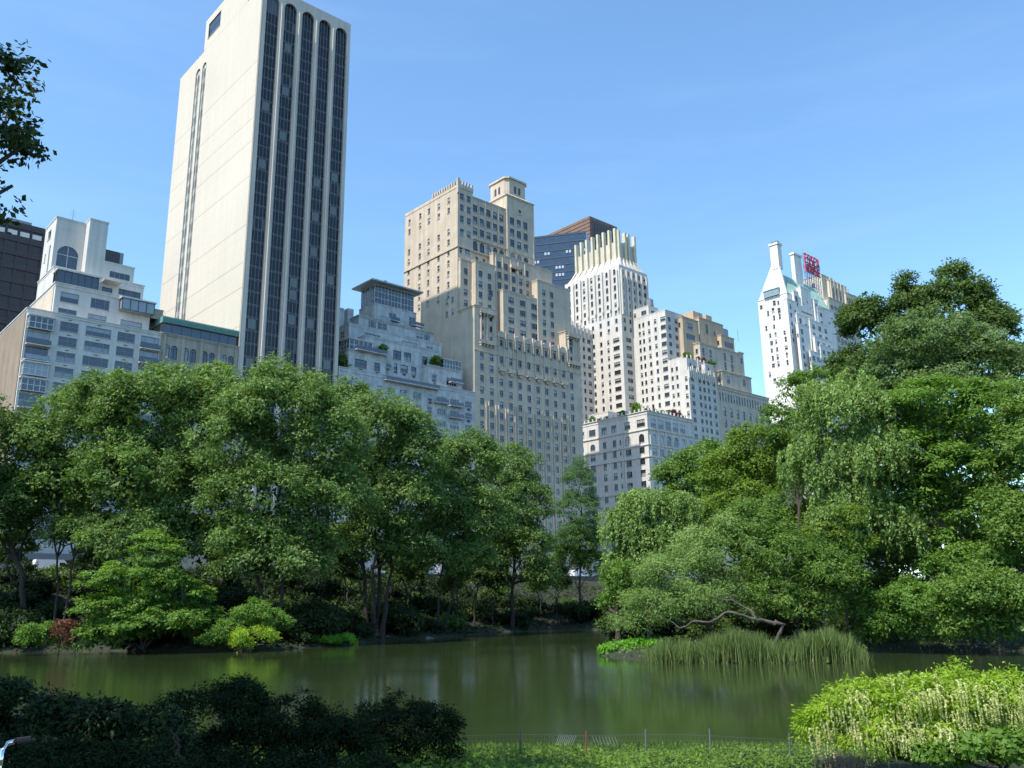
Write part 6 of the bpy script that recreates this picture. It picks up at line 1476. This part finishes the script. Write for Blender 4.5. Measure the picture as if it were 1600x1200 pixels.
tag(link('ground_cover', leaves(P_, Nn, unit(n)+[0, 0, .5], l, l*.5, rng.uniform(0, 1, n), 'ground_cover', L_cover)), 'low bright green leafy ground cover along the wire fence', 'ground cover', None, 'stuff')
pts = []
n = 20000; xs = rng.uniform(2, 22, n); ys = rng.uniform(18.5, 24, n)
M_lawn = leafmat('mown lawn grass', (0.08, 0.15, 0.035), (0.15, 0.23, 0.07), .3)
ok = (ys < lawn_line(xs)+.1) & (xs > LA[0]-1.5); xs, ys = xs[ok], ys[ok]; zz = hgt(xs, ys); pts = np.stack([xs, ys, zz-.01], 1)
o = blades('lawn', pts, .07, .022, M_lawn, .4, 'strip of sunlit mown lawn at the bottom right', 'grass')
gp = np.linspace(2, 26, 61); gq = np.linspace(12, 21.8, 24); AX, AY = np.meshgrid(gp, gq); AZ = hgt(AX.ravel(), AY.ravel())+.012
ii = np.arange(AX.size).reshape(AX.shape); qq = np.stack([ii[:-1, :-1], ii[:-1, 1:], ii[1:, 1:], ii[1:, :-1]], -1).reshape(-1, 4)
M_turf = wallmat('lawn turf', (0.09, 0.15, 0.045), 0.95, 0.2, 1.0, 0.0, fine=14)
tag(link('lawn_base', ninja(np.stack([AX.ravel(), AY.ravel(), AZ], 1), qq, 'lawn_base', M_turf)), 'mown green lawn ground at the bottom right', None, None, 'structure')

# wire fence
RF = 27.5
def fpt(x): X, Y = at_fg(x, RF+(x-800)*(-.0006)); return Vector((X, Y, h1(X, Y)))
froot = tag(empty('wire_fence', fpt(1000)), 'thin wire garden fence on metal stakes along the near edge of the pond', 'fence')
fo = froot.location.copy()
M_wire = plain('galvanised wire', (.16, .17, .16), .5, .4); M_redp = plain('red stake paint', (.22, .05, .045), .6)
for x, hh, m, lab in ((690, .95, M_frameD, None), (812, 1.05, M_frameD, 'dark stake'), (915, 1.0, M_redp, 'red stake'), (1008, 1.08, M_frameM, None), (1108, 1.08, M_frameM, None), (1232, 1.05, M_wire, 'pale wooden looking stake'), (1368, 1.05, M_frameM, None), (1508, 1.05, M_frameM, None)):
    p = fpt(x)-fo; mb = MB(); mb.tube([p+Vector((0, 0, -.2)), p+Vector((.01, 0, hh*.4)), p+Vector((.02, .0, hh*.84))], [.028, .026, .024], 6); o = mb.build('stake', m, froot)
    if lab: o['label'] = lab
mb = MB(); xs_ = list(range(600, 1640, 6))
for i, x in enumerate(xs_):
    p = fpt(x)-fo; j = random.uniform(-.03, .03); sag = .04*sin(x*.02); mb.tube([p+Vector((j, 0, .02)), p+Vector((j*.3, .01, .72+sag))], [.0032, .0032], 3)
mb.build('fence_wire', M_wire, froot)
mb = MB()
for z in (.06, .22, .4, .58, .73):
    mb.tube([fpt(x)-fo+Vector((0, 0, z+.04*sin(x*.02)*z)) for x in range(600, 1641, 20)], [.0035 if z < .7 else .005]*len(range(600, 1641, 20)), 3)
mb.build('fence_wire', M_wire, froot)
# bent pale slats of loosened fence
mb = MB(); pale = plain('pale bent wire', (.6, .6, .58), .5)
for k in range(17):
    x = 868+k*3.2 if k < 9 else 930+(k-9)*5; p = fpt(x)-fo; p2 = fpt(x+(6 if k < 9 else -5))-fo
    mb.tube([p+Vector((0, -.05, .45)), p2+Vector((0, -.12, .72))], [.005, .004], 3)
mb.build('bent_wire', pale, froot)

# pale flowered shrub at the right
R0 = 25.5
ee = [(1350, 1115, 75, 42), (1430, 1090, 75, 42), (1520, 1095, 80, 45), (1600, 1110, 60, 50), (1300, 1140, 48, 38), (1400, 1150, 90, 38), (1500, 1150, 90, 40), (1590, 1160, 70, 36), (1290, 1110, 14, 18), (1320, 1085, 12, 14), (1408, 1058, 14, 14), (1480, 1052, 16, 12)]
root = shrub('flowering_shrub', 'large yellow green shrub hung with cream flower tassels at the lower right', R0, (1450,), ee, L_shrub, leaf=.115, lobe_r=.40, clump_r=.17, per_lobe=20, per_clump=18, aspect=.32, dens=1.0, tri=False)
rl = root.location.copy()
def spike_mesh(seed):
    R_ = np.random.default_rng(seed); n = 70; u = R_.uniform(0, 1, n); L = .42; c = .25
    P = np.stack([c*np.sin(u*1.6)*.6, R_.normal(size=n)*.010*(1.1-u), -L*u*u*.9+.10*np.sin(u*2.2)], 1)+R_.normal(size=(n, 3))*.008
    N2 = R_.normal(size=(n, 3)); N2 /= np.linalg.norm(N2, axis=1, keepdims=True); A2 = R_.normal(size=(n, 3))*.6+[.4, 0, -.8]
    l = R_.uniform(.03, .055, n); return leaves(P, N2, A2, l, l*.5, R_.uniform(0, 1, n), 'flower_tassel', L_cream)
SM = [spike_mesh(k) for k in range(4)]
RQ = random.Random(5); cnt = 0
clusters = [(1300, 1105), (1290, 1140), (1285, 1165), (1325, 1100), (1345, 1075), (1385, 1060), (1425, 1105), (1440, 1130), (1480, 1070), (1500, 1120), (1540, 1100), (1560, 1140), (1590, 1120), (1475, 1150), (1420, 1155), (1380, 1140), (1350, 1160), (1530, 1160), (1570, 1075), (1600, 1090), (1330, 1145), (1445, 1085), (1510, 1085), (1395, 1120), (1555, 1120), (1590, 1160)]
while cnt < 290:
    cx, cy = RQ.choice(clusters); x = cx+RQ.gauss(0, 13); y = cy+RQ.gauss(0, 9)
    best = None
    for e in ee:        # put the tassel on the near surface of the bush
        q = 1-((x-e[0])/e[2])**2-((y-e[1])/e[3])**2
        if q > 0:
            s = R0/F; dpt = max(e[2], e[3])*s*.85*q**.5
            if best is None or dpt > best: best = dpt
    if best is None: continue
    p = D_(x, y, R0-best-.05)-rl
    o = link('flower_tassel', SM[cnt % 4], root, p, RQ.uniform(-2.4, -.4)); k = RQ.uniform(.7, 1.2); o.scale = (k, k, k); cnt += 1
P_l = []
while len(P_l) < 420:
    cx, cy = RQ.choice(clusters); x = cx+RQ.gauss(0, 22); y = cy+RQ.gauss(0, 15); best = None
    for e in ee:
        q = 1-((x-e[0])/e[2])**2-((y-e[1])/e[3])**2
        if q > 0:
            dpt = max(e[2], e[3])*R0/F*.85*q**.5; best = dpt if best is None else max(best, dpt)
    if best is None: continue
    P_l.append((D_(x, y, R0-best-RQ.uniform(-.1, .1))-rl, RQ.uniform(-2.4, -.4), RQ.uniform(.6, 1.0)))
tv = np.zeros((len(SM[0].vertices), 3), np.float32); SM[0].vertices.foreach_get('co', tv.ravel()); VV = []
for p, a, k in P_l:
    Rm = np.array([[cos(a), -sin(a), 0], [sin(a), cos(a), 0], [0, 0, 1]]); VV.append((tv*k)@Rm.T+np.array(p))
VV = np.concatenate(VV); link('flower_tassel', ninja(VV, np.arange(len(VV)).reshape(-1, 4), 'flower_tassel', L_cream, rng.uniform(0, 1, len(VV)//4)), root)['kind'] = 'stuff'
fbush('broad leaved low plant under the right end of the flowering shrub', 1540, 24.6, [(1530, 1168, 60, 17), (1590, 1165, 40, 20), (1450, 1175, 50, 12)], L_bright, leaf=.14, aspect=.6, lobe_r=.3)
# dry grass tuft
X, Y = at_fg(1310, 26.2); pts = [(X+rng.normal()*.28, Y+rng.normal()*.2, h1(X, Y)) for k in range(700)]
L_dry = leafmat('dry pale stalks', (.30, .20, .18), (.55, .42, .38), .15)
blades('dry_grass_tuft', pts, .5, .014, L_dry, .35, 'pale pinkish tuft of dry grass at the lawn edge by the flowering shrub', 'dry grass')

# chrome handlebar at the bottom left corner
root = tag(empty('bicycle', (-3.35, 5.45, h1(-3.35, 5.45))), 'bicycle just showing its bright chrome handlebar at the bottom left corner', 'bicycle')
hb = D_(12, 1168, 6.4)-root.location
M_chr = plain('chrome', (.8, .8, .82), .08, 1.0)
mb = MB(); a = D_(0, 1192, 6.4)-root.location; b_ = D_(3, 1172, 6.4)-root.location; c_ = D_(12, 1162, 6.42)-root.location; d_ = D_(24, 1158, 6.45)-root.location; z0_ = D_(-6, 1215, 6.4)-root.location; e_ = D_(46, 1155, 6.5)-root.location
mb.tube([z0_, a, b_, c_, d_], [.016]*5, 10); mb.build('handlebar', M_chr, root, smooth=True)
mb = MB(); mb.tube([d_, e_], [.019, .019], 10); mb.build('grip', plain('brown grip', (.06, .035, .03), .6), root, smooth=True)
rub = plain('tyre rubber', (.02, .02, .02), .8)
for q, nm in ((-.55, 'wheel'), (.5, 'wheel')):
    mb = MB(); cx = z0_.x-.05+q; n = 24
    mb.tube([(cx+.33*cos(2*pi*k/n), z0_.y, .34+.33*sin(2*pi*k/n)) for k in range(n+1)], [.022]*(n+1), 6)
    for k in range(10): mb.tube([(cx, z0_.y, .34), (cx+.32*cos(2*pi*k/10), z0_.y, .34+.32*sin(2*pi*k/10))], [.003, .003], 3)
    mb.build(nm, rub, root)
mb = MB(); x0_ = z0_.x-.05; y0_ = z0_.y
for p, q in (((x0_+.5, y0_, .34), (x0_+.32, y0_, 1.0)), ((x0_+.35, y0_, .9), (x0_-.1, y0_, .3)), ((x0_-.1, y0_, .3), (x0_-.55, y0_, .34)), ((x0_-.1, y0_, .3), (x0_-.25, y0_, .95)), ((x0_-.2, y0_, .85), (x0_+.34, y0_, .92)), ((x0_-.2, y0_, .8), (x0_-.55, y0_, .34)), ((x0_+.32, y0_, 1.0), tuple(z0_))): mb.tube([p, q], [.016, .016], 8)
mb.build('frame', M_frameD, root); mb = MB(); mb.box(x0_-.38, x0_-.12, y0_-.07, y0_+.07, .95, 1.0); mb.build('saddle', M_frameD, root)

# short rough grass between the ground cover and the water
n = 14000; xs = rng.uniform(-12, 20, n); ys = rng.uniform(28, 33, n); dd = sdist(xs, ys); ok = dd > .05; xs, ys = xs[ok], ys[ok]
o = blades('shore_grass', np.stack([xs, ys, hgt(xs, ys)-.02], 1), .2, .035, L_cover, .4, 'short rough grass between the fence and the water', 'grass')
